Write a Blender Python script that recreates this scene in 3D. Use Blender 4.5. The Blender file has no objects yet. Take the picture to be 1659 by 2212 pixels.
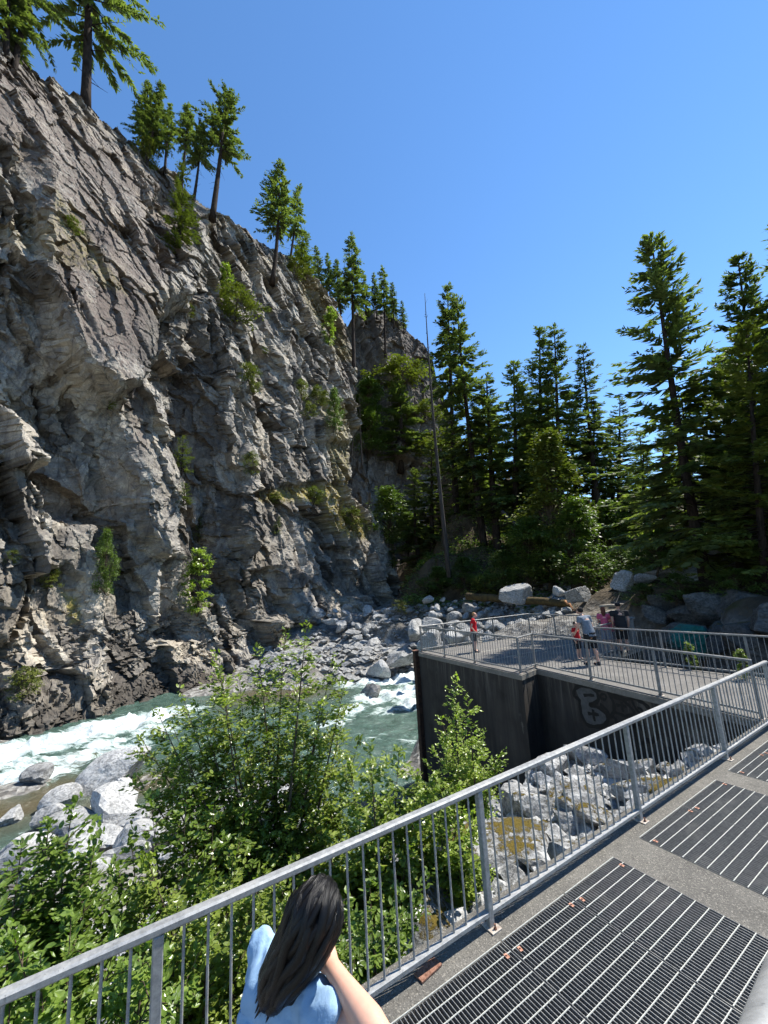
import bpy, math, random
import numpy as np
from mathutils import Vector, Matrix

# ------------------------------------------------------------------ camera, sky, sun, exposure
sc = bpy.context.scene
col = sc.collection
rad = math.radians
rnd = random.Random(7)
CAMZ = 2.85
PW, PF, PCX, PCY = 1659.0, 860.0, 829.5, 1106.0       # calibration of the photograph (at 1659 px width)
_up = np.array([560 - PCX, 3500 + PCY, -PF]); _up /= np.linalg.norm(_up)
_fh = np.array([0, 0, -1.0]); _fh = _fh - _up * _fh.dot(_up); _fh /= np.linalg.norm(_fh)
RM = np.array([np.cross(_fh, _up), _fh, _up])          # camera -> world
CAM = np.array([0, 0, CAMZ])
cam_d = bpy.data.cameras.new('camera'); cam_o = bpy.data.objects.new('camera', cam_d); col.objects.link(cam_o)
m4 = Matrix(RM.tolist()).to_4x4(); m4.translation = Vector(CAM); cam_o.matrix_world = m4
cam_d.sensor_fit = 'HORIZONTAL'; cam_d.sensor_width = 36.0; cam_d.lens = 36.0 * PF / PW
cam_d.clip_start = 0.02; cam_d.clip_end = 3000.0
sc.camera = cam_o

SUN_AZ, SUN_EL = 66.0, 57.0
world = bpy.data.worlds.new('World'); sc.world = world; world.use_nodes = True
wn = world.node_tree; bg = wn.nodes['Background']
sky = wn.nodes.new('ShaderNodeTexSky'); sky.sky_type = 'NISHITA'; sky.sun_disc = False
sky.sun_elevation = rad(SUN_EL); sky.sun_rotation = rad(SUN_AZ)
sky.altitude = 400; sky.air_density = 1.0; sky.dust_density = 0.0; sky.ozone_density = 2.6
hs = wn.nodes.new('ShaderNodeHueSaturation'); hs.inputs['Saturation'].default_value = 1.16; hs.inputs['Value'].default_value = 1.0
wn.links.new(sky.outputs[0], hs.inputs['Color']); wn.links.new(hs.outputs[0], bg.inputs[0]); bg.inputs[1].default_value = 0.132
sd = bpy.data.lights.new('sun', 'SUN'); sd.energy = 5.0; sd.angle = rad(0.5); sd.color = (1.0, 0.955, 0.88)
so = bpy.data.objects.new('sun', sd); col.objects.link(so)
_sv = Vector((math.sin(rad(SUN_AZ)) * math.cos(rad(SUN_EL)), math.cos(rad(SUN_AZ)) * math.cos(rad(SUN_EL)), math.sin(rad(SUN_EL))))
so.rotation_euler = _sv.to_track_quat('Z', 'Y').to_euler(); so.location = (40, 30, 60)
SUNV = np.array(_sv)
sc.view_settings.view_transform = 'Standard'; sc.view_settings.look = 'None'
sc.view_settings.exposure = 0.9; sc.view_settings.gamma = 1.0
sc.cycles.max_bounces = 6; sc.cycles.diffuse_bounces = 3; sc.cycles.glossy_bounces = 2
sc.cycles.transmission_bounces = 3; sc.cycles.transparent_max_bounces = 8
sc.cycles.use_adaptive_sampling = True; sc.cycles.adaptive_threshold = 0.04
sc.cycles.sample_clamp_indirect = 6.0; sc.cycles.caustics_reflective = False; sc.cycles.caustics_refractive = False

# ------------------------------------------------------------------ helpers
def ray(x, y):
    d = np.array([x - PCX, -(y - PCY), -PF]); d /= np.linalg.norm(d); return RM @ d
def onz(x, y, z):
    d = ray(x, y); return CAM + d * ((z - CAMZ) / d[2])
def at(x, y, dist):                                    # point seen at (x, y), at a horizontal distance
    d = ray(x, y); return CAM + d * (dist / math.hypot(d[0], d[1]))
def projn(P):
    c = (np.asarray(P) - CAM) @ RM
    w = -c[..., 2]
    return PCX + PF * c[..., 0] / w, PCY - PF * c[..., 1] / w, w
T2 = np.array([math.sin(rad(57.5)), math.cos(rad(57.5))]); N2 = np.array([-T2[1], T2[0]])
B2 = np.array([0.70, 3.91])
def TN(t, n, z=0.0):                                   # walkway frame: t along the near railing, n towards the river
    p = B2 + T2 * t + N2 * n; return np.array([p[0], p[1], z])
ROTT = math.atan2(T2[1], T2[0])

def newmesh(name, V, F, smooth=False, attrs=None):
    """V (N,3); F (M,k) array or list of such arrays."""
    V = np.ascontiguousarray(V, dtype=np.float32)
    Fs = F if isinstance(F, list) else [F]
    Fs = [np.asarray(f, dtype=np.int32) for f in Fs if len(f)]
    me = bpy.data.meshes.new(name)
    me.vertices.add(len(V)); me.vertices.foreach_set('co', V.ravel())
    nl = sum(f.size for f in Fs); nf = sum(len(f) for f in Fs)
    me.loops.add(nl); me.polygons.add(nf)
    me.loops.foreach_set('vertex_index', np.concatenate([f.ravel() for f in Fs]))
    tot = np.concatenate([np.full(len(f), f.shape[1], dtype=np.int32) for f in Fs])
    st = np.concatenate([[0], np.cumsum(tot)[:-1]]).astype(np.int32)
    me.polygons.foreach_set('loop_start', st)
    try: me.polygons.foreach_set('loop_total', tot)
    except Exception: pass
    me.polygons.foreach_set('use_smooth', np.full(nf, smooth))
    for k, v in (attrs or {}).items():
        v = np.asarray(v, dtype=np.float32)
        if v.ndim == 1:
            a = me.attributes.new(k, 'FLOAT', 'POINT'); a.data.foreach_set('value', v)
        else:
            a = me.attributes.new(k, 'FLOAT_COLOR', 'POINT')
            c = np.ones((len(v), 4), dtype=np.float32); c[:, :3] = v; a.data.foreach_set('color', c.ravel())
    me.update(calc_edges=True); me.validate()
    return me

def obj(name, me, mat=None, parent=None, loc=None, rot=None, scale=None):
    o = bpy.data.objects.new(name, me); col.objects.link(o)
    if mat is not None and me is not None and len(me.materials) == 0: me.materials.append(mat)
    if parent is not None: o.parent = parent
    if loc is not None: o.location = [float(v) for v in loc]
    if rot is not None: o.rotation_euler = rot
    if scale is not None: o.scale = scale if hasattr(scale, '__len__') else (scale,) * 3
    return o
def empty(name, loc=(0, 0, 0), rotz=0.0):
    o = bpy.data.objects.new(name, None); col.objects.link(o); o.location = [float(v) for v in loc]; o.rotation_euler = (0, 0, rotz)
    o.empty_display_size = 0.2
    return o
def tag(o, label, cat, group=None, kind=None):
    if label: o['label'] = label
    if cat: o['category'] = cat
    if group: o['group'] = group
    if kind: o['kind'] = kind
    return o

class MB:
    """collects simple solids into one mesh"""
    def __init__(s): s.V = []; s.F4 = []; s.F3 = []; s.n = 0
    def add(s, V, F):
        V = np.asarray(V, dtype=float); s.V.append(V)
        for f in F: (s.F4 if len(f) == 4 else s.F3).append([i + s.n for i in f])
        s.n += len(V)
    def box(s, c, size, R=None):
        h = np.asarray(size) / 2.0
        V = np.array([[x, y, z] for x in (-1, 1) for y in (-1, 1) for z in (-1, 1)], dtype=float) * h
        if R is not None: V = V @ np.asarray(R).T
        s.add(V + np.asarray(c), [(0, 1, 3, 2), (4, 6, 7, 5), (0, 4, 5, 1), (2, 3, 7, 6), (0, 2, 6, 4), (1, 5, 7, 3)])
    def bevbox(s, c, size, b=0.004, R=None):
        """box with chamfered edges (24 verts)"""
        h = np.asarray(size, dtype=float) / 2.0; V = []; idx = {}
        for sx in (-1, 1):
            for sy in (-1, 1):
                for sz in (-1, 1):
                    for ax in range(3):
                        p = np.array([sx, sy, sz]) * (h - b); p[ax] = np.array([sx, sy, sz])[ax] * h[ax]
                        idx[(sx, sy, sz, ax)] = len(V); V.append(p)
        F = []
        for ax in range(3):
            a, b2 = [i for i in range(3) if i != ax]
            for sg in (-1, 1):
                q = []
                for u, v in ((-1, -1), (1, -1), (1, 1), (-1, 1)):
                    k = [0, 0, 0]; k[ax] = sg; k[a] = u; k[b2] = v; q.append(idx[(*k, ax)])
                F.append(q)
        for ax in range(3):
            a, b2 = [i for i in range(3) if i != ax]
            for u in (-1, 1):
                for v in (-1, 1):
                    k0 = [0, 0, 0]; k0[a] = u; k0[b2] = v; k1 = list(k0); k0[ax] = -1; k1[ax] = 1
                    F.append([idx[(*k0, a)], idx[(*k1, a)], idx[(*k1, b2)], idx[(*k0, b2)]])
        for sx in (-1, 1):
            for sy in (-1, 1):
                for sz in (-1, 1): F.append([idx[(sx, sy, sz, i)] for i in range(3)])
        V = np.array(V)
        # consistent outward winding
        F2 = []
        for f in F:
            nrm = np.cross(V[f[1]] - V[f[0]], V[f[2]] - V[f[0]])
            F2.append(f if nrm.dot(V[f].mean(0)) > 0 else f[::-1])
        if R is not None: V = V @ np.asarray(R).T
        s.add(V + np.asarray(c), F2)
    def tube(s, pts, rads, k=8, cap=True):
        pts = np.asarray(pts, dtype=float); m = len(pts)
        rads = np.full(m, rads, dtype=float) if np.isscalar(rads) else np.asarray(rads, dtype=float)
        V = []; prev = None
        for i in range(m):
            d = pts[min(i + 1, m - 1)] - pts[max(i - 1, 0)]; d = d / (np.linalg.norm(d) + 1e-9)
            if prev is None:
                a = np.array([1.0, 0, 0]) if abs(d[0]) < 0.8 else np.array([0, 1.0, 0])
            else: a = prev
            a = a - d * a.dot(d); a /= (np.linalg.norm(a) + 1e-9); b = np.cross(d, a); prev = a
            for j in range(k):
                th = 2 * math.pi * j / k; V.append(pts[i] + (a * math.cos(th) + b * math.sin(th)) * rads[i])
        F = []
        for i in range(m - 1):
            for j in range(k):
                F.append((i * k + j, i * k + (j + 1) % k, (i + 1) * k + (j + 1) % k, (i + 1) * k + j))
        if cap:
            c0 = len(V); V.append(pts[0]); c1 = len(V); V.append(pts[-1])
            for j in range(k):
                F.append((c0, (j + 1) % k, j)); F.append((c1, (m - 1) * k + j, (m - 1) * k + (j + 1) % k))
        s.add(V, F)
    def mesh(s, name, smooth=False):
        return newmesh(name, np.concatenate(s.V), [np.array(s.F4, dtype=np.int32).reshape(-1, 4), np.array(s.F3, dtype=np.int32).reshape(-1, 3)], smooth)
    def build(s, name, mat, parent=None, smooth=False, **k): return obj(name, s.mesh(name, smooth), mat, parent, **k)

# numpy noise
def _h(ix, iy, iz, seed=0):
    n = (ix.astype(np.int64) * 374761393 + iy.astype(np.int64) * 668265263 + iz.astype(np.int64) * 2147483647 + seed * 1274126177) & 0xffffffff
    n = ((n ^ (n >> 13)) * 1274126177) & 0xffffffff
    n = ((n ^ (n >> 15)) * 2246822519) & 0xffffffff
    return ((n ^ (n >> 16)) & 0xffffff).astype(np.float64) / 0xffffff
def vnoise(P, seed=0):
    P = np.asarray(P, dtype=float); I = np.floor(P).astype(np.int64); f = P - I; f = f * f * (3 - 2 * f)
    r = 0
    for dx in (0, 1):
        for dy in (0, 1):
            for dz in (0, 1):
                w = (f[..., 0] if dx else 1 - f[..., 0]) * (f[..., 1] if dy else 1 - f[..., 1]) * (f[..., 2] if dz else 1 - f[..., 2])
                r = r + w * _h(I[..., 0] + dx, I[..., 1] + dy, I[..., 2] + dz, seed)
    return r * 2 - 1
def fbm(P, oct=4, seed=0, gain=0.5):
    r = 0; a = 1.0; P = np.asarray(P, dtype=float)
    for o in range(oct): r = r + a * vnoise(P * (2.03 ** o) + o * 7.3, seed + o); a *= gain
    return r
def facet2(S, Z, size, aniso=1.0, ang=0.0, seed=0, tilt=0.5, jit=0.9, bs=0.0, bz=0.0):
    """blocky noise: every Voronoi cell is its own tilted plane. returns height, cell random"""
    ca, sa = math.cos(ang), math.sin(ang)
    x = (S * ca + Z * sa) / size; y = (-S * sa + Z * ca) / (size * aniso)
    ix = np.floor(x).astype(np.int64); iy = np.floor(y).astype(np.int64)
    best = np.full(x.shape, 1e9); bx = np.zeros_like(x); by = np.zeros_like(x); bh = np.zeros_like(x); g1 = np.zeros_like(x); g2 = np.zeros_like(x)
    zz = np.zeros_like(ix)
    for dx in (-1, 0, 1):
        for dy in (-1, 0, 1):
            jx, jy = ix + dx, iy + dy
            px = jx + 0.5 + (_h(jx, jy, zz, seed) - 0.5) * jit; py = jy + 0.5 + (_h(jx, jy, zz + 1, seed) - 0.5) * jit
            d = (x - px) ** 2 + (y - py) ** 2; m = d < best
            best = np.where(m, d, best); bx = np.where(m, px, bx); by = np.where(m, py, by)
            bh = np.where(m, _h(jx, jy, zz + 2, seed), bh); g1 = np.where(m, _h(jx, jy, zz + 3, seed), g1); g2 = np.where(m, _h(jx, jy, zz + 4, seed), g2)
    hgt = (bh - 0.5) + tilt * ((g1 - 0.5) * 2 * (x - bx) + (g2 - 0.5) * 2 * (y - by))
    return hgt * size + bs * (x - bx) * size + bz * (y - by) * size * aniso, bh
def interp(x, pts):
    p = sorted(pts); return np.interp(x, [a for a, b in p], [b for a, b in p])
def in_poly(x, y, poly):
    x = np.asarray(x, dtype=float); r = np.zeros(x.shape, dtype=bool); n = len(poly)
    for i in range(n):
        x0, y0 = poly[i]; x1, y1 = poly[(i + 1) % n]
        c = ((y0 > y) != (y1 > y)) & (x < (x1 - x0) * (y - y0) / (y1 - y0 + 1e-12) + x0); r ^= c
    return r
def poly_sdf(x, y, poly):
    """signed distance, positive inside"""
    d = np.full(np.shape(x), 1e18); n = len(poly)
    for i in range(n):
        ax, ay = poly[i]; bx, by = poly[(i + 1) % n]; ex, ey = bx - ax, by - ay
        t = np.clip(((x - ax) * ex + (y - ay) * ey) / (ex * ex + ey * ey + 1e-12), 0, 1)
        d = np.minimum(d, (x - ax - t * ex) ** 2 + (y - ay - t * ey) ** 2)
    d = np.sqrt(d); return np.where(in_poly(x, y, poly), d, -d)
def sstep(a, b, x):
    t = np.clip((x - a) / (b - a), 0, 1); return t * t * (3 - 2 * t)
def grid_faces(nu, nv):
    i = np.arange(nu - 1)[:, None] * nv + np.arange(nv - 1)[None, :]; i = i.ravel()
    return np.stack([i, i + nv, i + nv + 1, i + 1], 1)
def evalmesh(o, name):
    dg = bpy.context.evaluated_depsgraph_get(); me = bpy.data.meshes.new_from_object(o.evaluated_get(dg)); me.name = name; return me

# ------------------------------------------------------------------ materials
class NT:
    def __init__(s, name):
        s.m = bpy.data.materials.new(name); s.m.use_nodes = True; s.t = s.m.node_tree; s.b = s.t.nodes['Principled BSDF']; s.out = s.t.nodes['Material Output']
        s._tc = None
    def n(s, typ, **k):
        nd = s.t.nodes.new(typ)
        for a, v in k.items():
            if a.startswith('i_'): nd.inputs[int(a[2:])].default_value = v
            else: setattr(nd, a, v)
        return nd
    def l(s, a, b): s.t.links.new(a, b)
    def co(s, kind='Object'):
        if s._tc is None: s._tc = s.n('ShaderNodeTexCoord')
        return s._tc.outputs[kind]
    def world(s):
        return s.n('ShaderNodeNewGeometry').outputs['Position']
    def map(s, v, scale=(1, 1, 1), rot=(0, 0, 0)):
        m = s.n('ShaderNodeMapping'); s.l(v, m.inputs[0]); m.inputs[3].default_value = scale; m.inputs[2].default_value = rot; return m.outputs[0]
    def noise(s, v, scale, detail=5, rough=0.6, dist=0.0):
        x = s.n('ShaderNodeTexNoise'); s.l(v, x.inputs['Vector']); x.inputs['Scale'].default_value = scale; x.inputs['Detail'].default_value = detail
        x.inputs['Roughness'].default_value = rough; x.inputs['Distortion'].default_value = dist; return x.outputs[0]
    def vor(s, v, scale, feature='F1', out=0):
        x = s.n('ShaderNodeTexVoronoi'); x.feature = feature; s.l(v, x.inputs['Vector']); x.inputs['Scale'].default_value = scale; return x.outputs[out]
    def ramp(s, f, stops):
        r = s.n('ShaderNodeValToRGB'); s.l(f, r.inputs[0]); e = r.color_ramp.elements
        while len(e) < len(stops): e.new(0.5)
        for i, (p, c) in enumerate(stops):
            e[i].position = p; e[i].color = (c if hasattr(c, '__len__') else (c, c, c)) + (1,) if not hasattr(c, '__len__') or len(c) == 3 else c
        return r.outputs[0]
    def mix(s, f, a, b, mode='MIX'):
        x = s.n('ShaderNodeMix', data_type='RGBA', blend_type=mode)
        for i, v in ((0, f), (6, a), (7, b)):
            if hasattr(v, 'is_output') or hasattr(v, 'links'): s.l(v, x.inputs[i])
            elif i == 0: x.inputs[0].default_value = v
            else: x.inputs[i].default_value = (*v, 1)
        return x.outputs[2]
    def math(s, op, a, b=0.5, clamp=False):
        x = s.n('ShaderNodeMath', operation=op, use_clamp=clamp)
        for i, v in ((0, a), (1, b)):
            if hasattr(v, 'links'): s.l(v, x.inputs[i])
            else: x.inputs[i].default_value = v
        return x.outputs[0]
    def attr(s, name, out='Fac'):
        a = s.n('ShaderNodeAttribute'); a.attribute_name = name; return a.outputs[out]
    def bump(s, hgt, strength=0.3, dist=0.05, nrm=None):
        b = s.n('ShaderNodeBump'); s.l(hgt, b.inputs['Height']); b.inputs['Strength'].default_value = strength; b.inputs['Distance'].default_value = dist
        if nrm is not None: s.l(nrm, b.inputs['Normal'])
        s.l(b.outputs[0], s.b.inputs['Normal']); return b.outputs[0]
    def fin(s, colr, rough=0.8, metal=0.0, spec=0.3):
        if hasattr(colr, 'links'): s.l(colr, s.b.inputs['Base Color'])
        else: s.b.inputs['Base Color'].default_value = (*colr, 1)
        if hasattr(rough, 'links'): s.l(rough, s.b.inputs['Roughness'])
        else: s.b.inputs['Roughness'].default_value = rough
        s.b.inputs['Metallic'].default_value = metal; s.b.inputs['Specular IOR Level'].default_value = spec
        return s.m

def mat_cliff(name):
    k = NT(name); p = k.world()
    big = k.noise(p, 0.22, 4, 0.55); mid = k.noise(p, 1.3, 6, 0.65); fine = k.noise(p, 7.0, 6, 0.7)
    strk = k.noise(k.map(p, (1.5, 1.5, 0.16)), 0.9, 6, 0.7)
    c = k.ramp(mid, [(0.26, (0.08, 0.073, 0.062)), (0.44, (0.21, 0.192, 0.158)), (0.58, (0.36, 0.332, 0.27)), (0.76, (0.56, 0.52, 0.42))])
    c = k.mix(k.ramp(fine, [(0.35, 0.75), (0.6, 0.0)]), c, (0.13, 0.125, 0.12))
    c = k.mix(k.ramp(strk, [(0.5, 0.0), (0.66, 0.55)]), c, (0.11, 0.105, 0.105))          # dark seep stains
    c = k.mix(k.ramp(big, [(0.5, 0.0), (0.62, 0.45)]), c, (0.33, 0.28, 0.20))            # ochre weathering
    c = k.mix(1.0, c, k.ramp(k.attr('tone'), [(0.2, 0.36), (0.5, 0.92), (0.8, 1.6)]), 'MULTIPLY')
    pd = k.n('ShaderNodeVectorMath', operation='ADD'); k.l(p, pd.inputs[0]); k.l(k.n('ShaderNodeTexNoise', i_2=1.5).outputs[1], pd.inputs[1])
    pw = k.map(pd.outputs[0], (1, 1, 0.6), (0.2, 0.3, 0.1))
    cr1 = k.vor(pw, 0.45, 'DISTANCE_TO_EDGE'); cr2 = k.vor(pw, 1.7, 'DISTANCE_TO_EDGE')
    crk = k.math('MAXIMUM', k.ramp(cr1, [(0.0, 1.0), (0.03, 0.0)]), k.math('MULTIPLY', k.ramp(cr2, [(0.0, 1.0), (0.06, 0.0)]), 0.6))
    c = k.mix(k.math('MULTIPLY', crk, 0.45), c, (0.03, 0.029, 0.028))
    lich = k.noise(p, 2.6, 7, 0.75)
    lf = k.math('MULTIPLY', k.attr('lichen'), k.ramp(lich, [(0.36, 0.0), (0.56, 1.0)]), True)
    c = k.mix(lf, c, k.mix(fine, (0.165, 0.122, 0.10), (0.085, 0.072, 0.063)))
    mf = k.math('MULTIPLY', k.attr('moss'), k.ramp(k.noise(p, 1.6, 6, 0.75), [(0.4, 0.0), (0.55, 1.0)]), True)
    c = k.mix(mf, c, k.mix(k.noise(p, 9.0, 4, 0.7), (0.12, 0.12, 0.03), (0.33, 0.25, 0.075)))
    wf = k.math('MULTIPLY', k.attr('wet'), k.ramp(k.noise(p, 0.8, 5, 0.7), [(0.35, 1.0), (0.7, 0.4)]), True)
    c = k.mix(wf, c, (0.055, 0.048, 0.04))
    k.bump(k.math('SUBTRACT', k.math('ADD', k.math('MULTIPLY', fine, 0.5), mid), k.math('MULTIPLY', crk, 0.5)), 0.5, 0.10)
    return k.fin(c, 0.88, 0, 0.2)

def mat_rock(name, lo=0.2, hi=0.62, moss=0.0, mosscol=((0.055, 0.045, 0.007), (0.20, 0.14, 0.02)), tint=(1, 1, 0.97)):
    k = NT(name); oi = k.n('ShaderNodeObjectInfo')
    add = k.n('ShaderNodeVectorMath', operation='ADD'); k.l(k.world(), add.inputs[0]); k.l(oi.outputs['Random'], add.inputs[1]); p = add.outputs[0]
    a = k.noise(p, 1.9, 6, 0.65, 0.4); b = k.noise(p, 11.0, 6, 0.7)
    vein = k.noise(k.map(p, (1, 1, 3.0), (0.5, 0.4, 0)), 2.2, 4, 0.6, 0.8)
    L = lambda v: tuple(v * t for t in tint)
    c = k.ramp(a, [(0.3, L(lo)), (0.5, L((lo + hi) * 0.55)), (0.68, L(hi))])
    c = k.mix(k.ramp(vein, [(0.46, 0.0), (0.5, 0.55), (0.54, 0.0)]), c, L(min(hi * 1.2, 0.8)))
    c = k.mix(k.ramp(b, [(0.38, 0.65), (0.55, 0.0)]), c, L(lo * 0.5))
    rv = k.ramp(oi.outputs['Random'], [(0.0, 0.68), (1.0, 1.08)])
    c = k.mix(1.0, c, rv, 'MULTIPLY')
    if moss:
        g = k.n('ShaderNodeNewGeometry'); sp = k.n('ShaderNodeSeparateXYZ'); k.l(g.outputs['Normal'], sp.inputs[0])
        mn = k.noise(p, 2.3, 6, 0.75)
        f = k.math('ADD', k.math('MULTIPLY', sp.outputs[2], 0.16), k.math('ADD', k.math('MULTIPLY', mn, 0.55), k.math('MULTIPLY', k.noise(p, 9, 6, .75), 0.45)))
        f = k.ramp(f, [(0.74 - moss * 0.22, 0.0), (0.79 - moss * 0.22, 1.0)])
        c = k.mix(f, c, k.mix(k.noise(p, 25, 3, 0.7), *mosscol))
    hb_ = k.math('ADD', k.math('MULTIPLY', b, 0.45), a)
    if moss: hb_ = k.math('ADD', hb_, k.math('MULTIPLY', f, k.math('MULTIPLY', k.noise(p, 38, 4, .7), .7)))
    k.bump(hb_, 0.8, 0.10)
    return k.fin(c, 0.85, 0, 0.25)

def mat_leaf(name, c1, c2, trans=0.35, rough=0.45, spec=0.4, scale=3.0, tcol=None, jitter=0.6):
    k = NT(name); p = k.world(); f = k.noise(p, scale, 3, 0.6); f2 = k.noise(p, scale * 9, 2, 0.5)
    c = k.mix(k.ramp(k.math('ADD', k.math('MULTIPLY', f, 0.6), k.math('MULTIPLY', f2, 0.4)), [(0.36, 0.0), (0.64, 1.0)]), c1, c2)
    oi = k.n('ShaderNodeObjectInfo'); c = k.mix(1.0, c, k.ramp(oi.outputs['Random'], [(0, 1 - jitter * 0.4), (1, 1 + jitter * 0.15)]), 'MULTIPLY')
    k.fin(c, rough, 0, spec)
    tr = k.n('ShaderNodeBsdfTranslucent'); tc = k.mix(1.0, c, tcol or (1.2, 1.45, 0.5), 'MULTIPLY'); k.l(tc, tr.inputs[0])
    mx = k.n('ShaderNodeMixShader'); mx.inputs[0].default_value = trans; k.l(k.b.outputs[0], mx.inputs[1]); k.l(tr.outputs[0], mx.inputs[2]); k.l(mx.outputs[0], k.out.inputs[0])
    return k.m

def mat_bark(name, a=(0.016, 0.012, 0.010), b=(0.055, 0.042, 0.034)):
    k = NT(name); p = k.map(k.co(), (1, 1, 0.25)); f = k.noise(p, 9.0, 6, 0.7)
    k.bump(f, 0.8, 0.05); return k.fin(k.ramp(f, [(0.35, a), (0.65, b)]), 0.95, 0, 0.1)

def mat_simple(name, a, b, scale=20.0, rough=0.7, metal=0.0, spec=0.3, bump=0.2, bd=0.01, world=False):
    k = NT(name); f = k.noise(k.world() if world else k.co(), scale, 5, 0.65)
    if bump: k.bump(f, bump, bd)
    return k.fin(k.ramp(f, [(0.35, a), (0.65, b)]), rough, metal, spec)

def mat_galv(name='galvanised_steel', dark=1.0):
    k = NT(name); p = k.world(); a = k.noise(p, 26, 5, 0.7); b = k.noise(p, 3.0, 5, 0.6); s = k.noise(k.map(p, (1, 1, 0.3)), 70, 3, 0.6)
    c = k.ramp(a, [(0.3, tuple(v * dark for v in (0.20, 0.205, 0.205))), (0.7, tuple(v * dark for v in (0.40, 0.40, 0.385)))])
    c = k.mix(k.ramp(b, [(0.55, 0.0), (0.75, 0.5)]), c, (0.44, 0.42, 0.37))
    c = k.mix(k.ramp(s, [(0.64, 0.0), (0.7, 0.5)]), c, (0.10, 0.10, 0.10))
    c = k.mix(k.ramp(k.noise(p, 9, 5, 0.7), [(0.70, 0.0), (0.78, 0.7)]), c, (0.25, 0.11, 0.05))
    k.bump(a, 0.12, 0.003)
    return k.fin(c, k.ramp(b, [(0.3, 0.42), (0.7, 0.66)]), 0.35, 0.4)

M = {}
M['cliff'] = mat_cliff('cliff_rock')
M['rock'] = mat_rock('river_boulder', 0.13, 0.46)
M['rock_pale'] = mat_rock('pale_boulder', 0.22, 0.50)
M['rock_dark'] = mat_rock('dark_boulder', 0.10, 0.30, tint=(1, 0.97, 0.92))
M['rock_moss'] = mat_rock('mossy_boulder', 0.16, 0.46, moss=0.55)
M['rock_moss2'] = mat_rock('less_mossy_boulder', 0.17, 0.50, moss=0.26)
M['rock_big'] = mat_rock('wedge_boulder', 0.24, 0.58)
M['rock_dark2'] = mat_rock('outcrop_rock', 0.04, 0.14, moss=0.3, tint=(1, 0.95, 0.86))  # albedo lowered so the colour carries part of the tree shade
M['galv'] = mat_galv()
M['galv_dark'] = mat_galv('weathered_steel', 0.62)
M['rust'] = mat_simple('rusty_steel', (0.11, 0.045, 0.025), (0.30, 0.16, 0.11), 60, 0.85)
M['clip'] = mat_simple('rusty_clip', (0.30, 0.13, 0.075), (0.50, 0.28, 0.20), 90, 0.85)
M['bark'] = mat_bark('bark'); M['bark_dead'] = mat_bark('dead_bark', (0.028, 0.024, 0.021), (0.085, 0.074, 0.066))
M['twig'] = mat_bark('twig_bark', (0.05, 0.038, 0.025), (0.13, 0.10, 0.07))
M['alder'] = mat_leaf('alder_leaf', (0.07, 0.125, 0.02), (0.21, 0.29, 0.055), 0.38, 0.30, 0.5, 2.5)
M['alder2'] = mat_leaf('young_leaf', (0.12, 0.18, 0.028), (0.34, 0.41, 0.08), 0.38, 0.32, 0.5, 2.5)
M['fir'] = mat_leaf('fir_needles', (0.065, 0.09, 0.034), (0.20, 0.23, 0.08), 0.45, 0.55, 0.3, 0.5, jitter=0.5)
M['fir_yel'] = mat_leaf('yellow_green_fir_needles', (0.06, 0.085, 0.016), (0.17, 0.195, 0.04), 0.3, 0.55, 0.3, 0.5)  # yellower needles for the cliff fir, saplings and spreading boughs
M['maple'] = mat_leaf('maple_leaf', (0.055, 0.095, 0.018), (0.15, 0.21, 0.04), 0.32, 0.45, 0.4, 0.9)
M['brush'] = mat_leaf('brush_leaf', (0.075, 0.10, 0.018), (0.20, 0.215, 0.045), 0.25, 0.6, 0.2, 0.8)
M['dry_grass'] = mat_leaf('dry_grass', (0.18, 0.13, 0.04), (0.36, 0.27, 0.09), 0.2, 0.8, 0.1, 0.9, tcol=(1, 1, 0.7))

def mat_concrete(name, a, b, speck=True, stain=0.0):
    k = NT(name); p = k.world(); f = k.noise(p, 1.6, 6, 0.65); c = k.ramp(f, [(0.3, a), (0.7, b)])
    if speck:
        v = k.n('ShaderNodeTexVoronoi'); k.l(p, v.inputs['Vector']); v.inputs['Scale'].default_value = 110
        sp = k.n('ShaderNodeSeparateColor'); k.l(v.outputs['Color'], sp.inputs[0])
        c = k.mix(k.ramp(sp.outputs[0], [(0.0, 0.55), (0.45, 0.0), (0.8, 0.0)]), c, tuple(x * 0.45 for x in a))
        c = k.mix(k.ramp(sp.outputs[1], [(0.80, 0.0), (0.95, 0.5)]), c, (0.32, 0.295, 0.25))
        k.bump(v.outputs['Distance'], 0.5, 0.006)
        c = k.mix(k.ramp(k.noise(p, 5, 6, 0.7), [(0.55, 0.0), (0.68, 0.4)]), c, tuple(x * 0.5 for x in a))
    if stain:
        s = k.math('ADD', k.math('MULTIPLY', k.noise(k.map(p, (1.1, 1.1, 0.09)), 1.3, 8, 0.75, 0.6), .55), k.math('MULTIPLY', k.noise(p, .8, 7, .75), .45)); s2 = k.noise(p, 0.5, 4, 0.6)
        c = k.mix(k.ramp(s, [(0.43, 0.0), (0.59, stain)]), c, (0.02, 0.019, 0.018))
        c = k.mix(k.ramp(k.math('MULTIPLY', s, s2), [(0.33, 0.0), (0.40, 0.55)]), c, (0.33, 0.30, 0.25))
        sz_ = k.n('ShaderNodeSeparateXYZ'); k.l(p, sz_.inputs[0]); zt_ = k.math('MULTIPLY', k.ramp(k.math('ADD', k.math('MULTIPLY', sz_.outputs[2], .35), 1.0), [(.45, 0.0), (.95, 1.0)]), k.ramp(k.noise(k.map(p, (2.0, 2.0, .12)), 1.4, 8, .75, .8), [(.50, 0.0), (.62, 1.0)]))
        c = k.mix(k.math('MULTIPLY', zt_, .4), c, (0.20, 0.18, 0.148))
        k.bump(k.noise(p, 14, 5, 0.7), 0.4, 0.01)
    return k.fin(c, 0.9, 0, 0.2)
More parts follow.
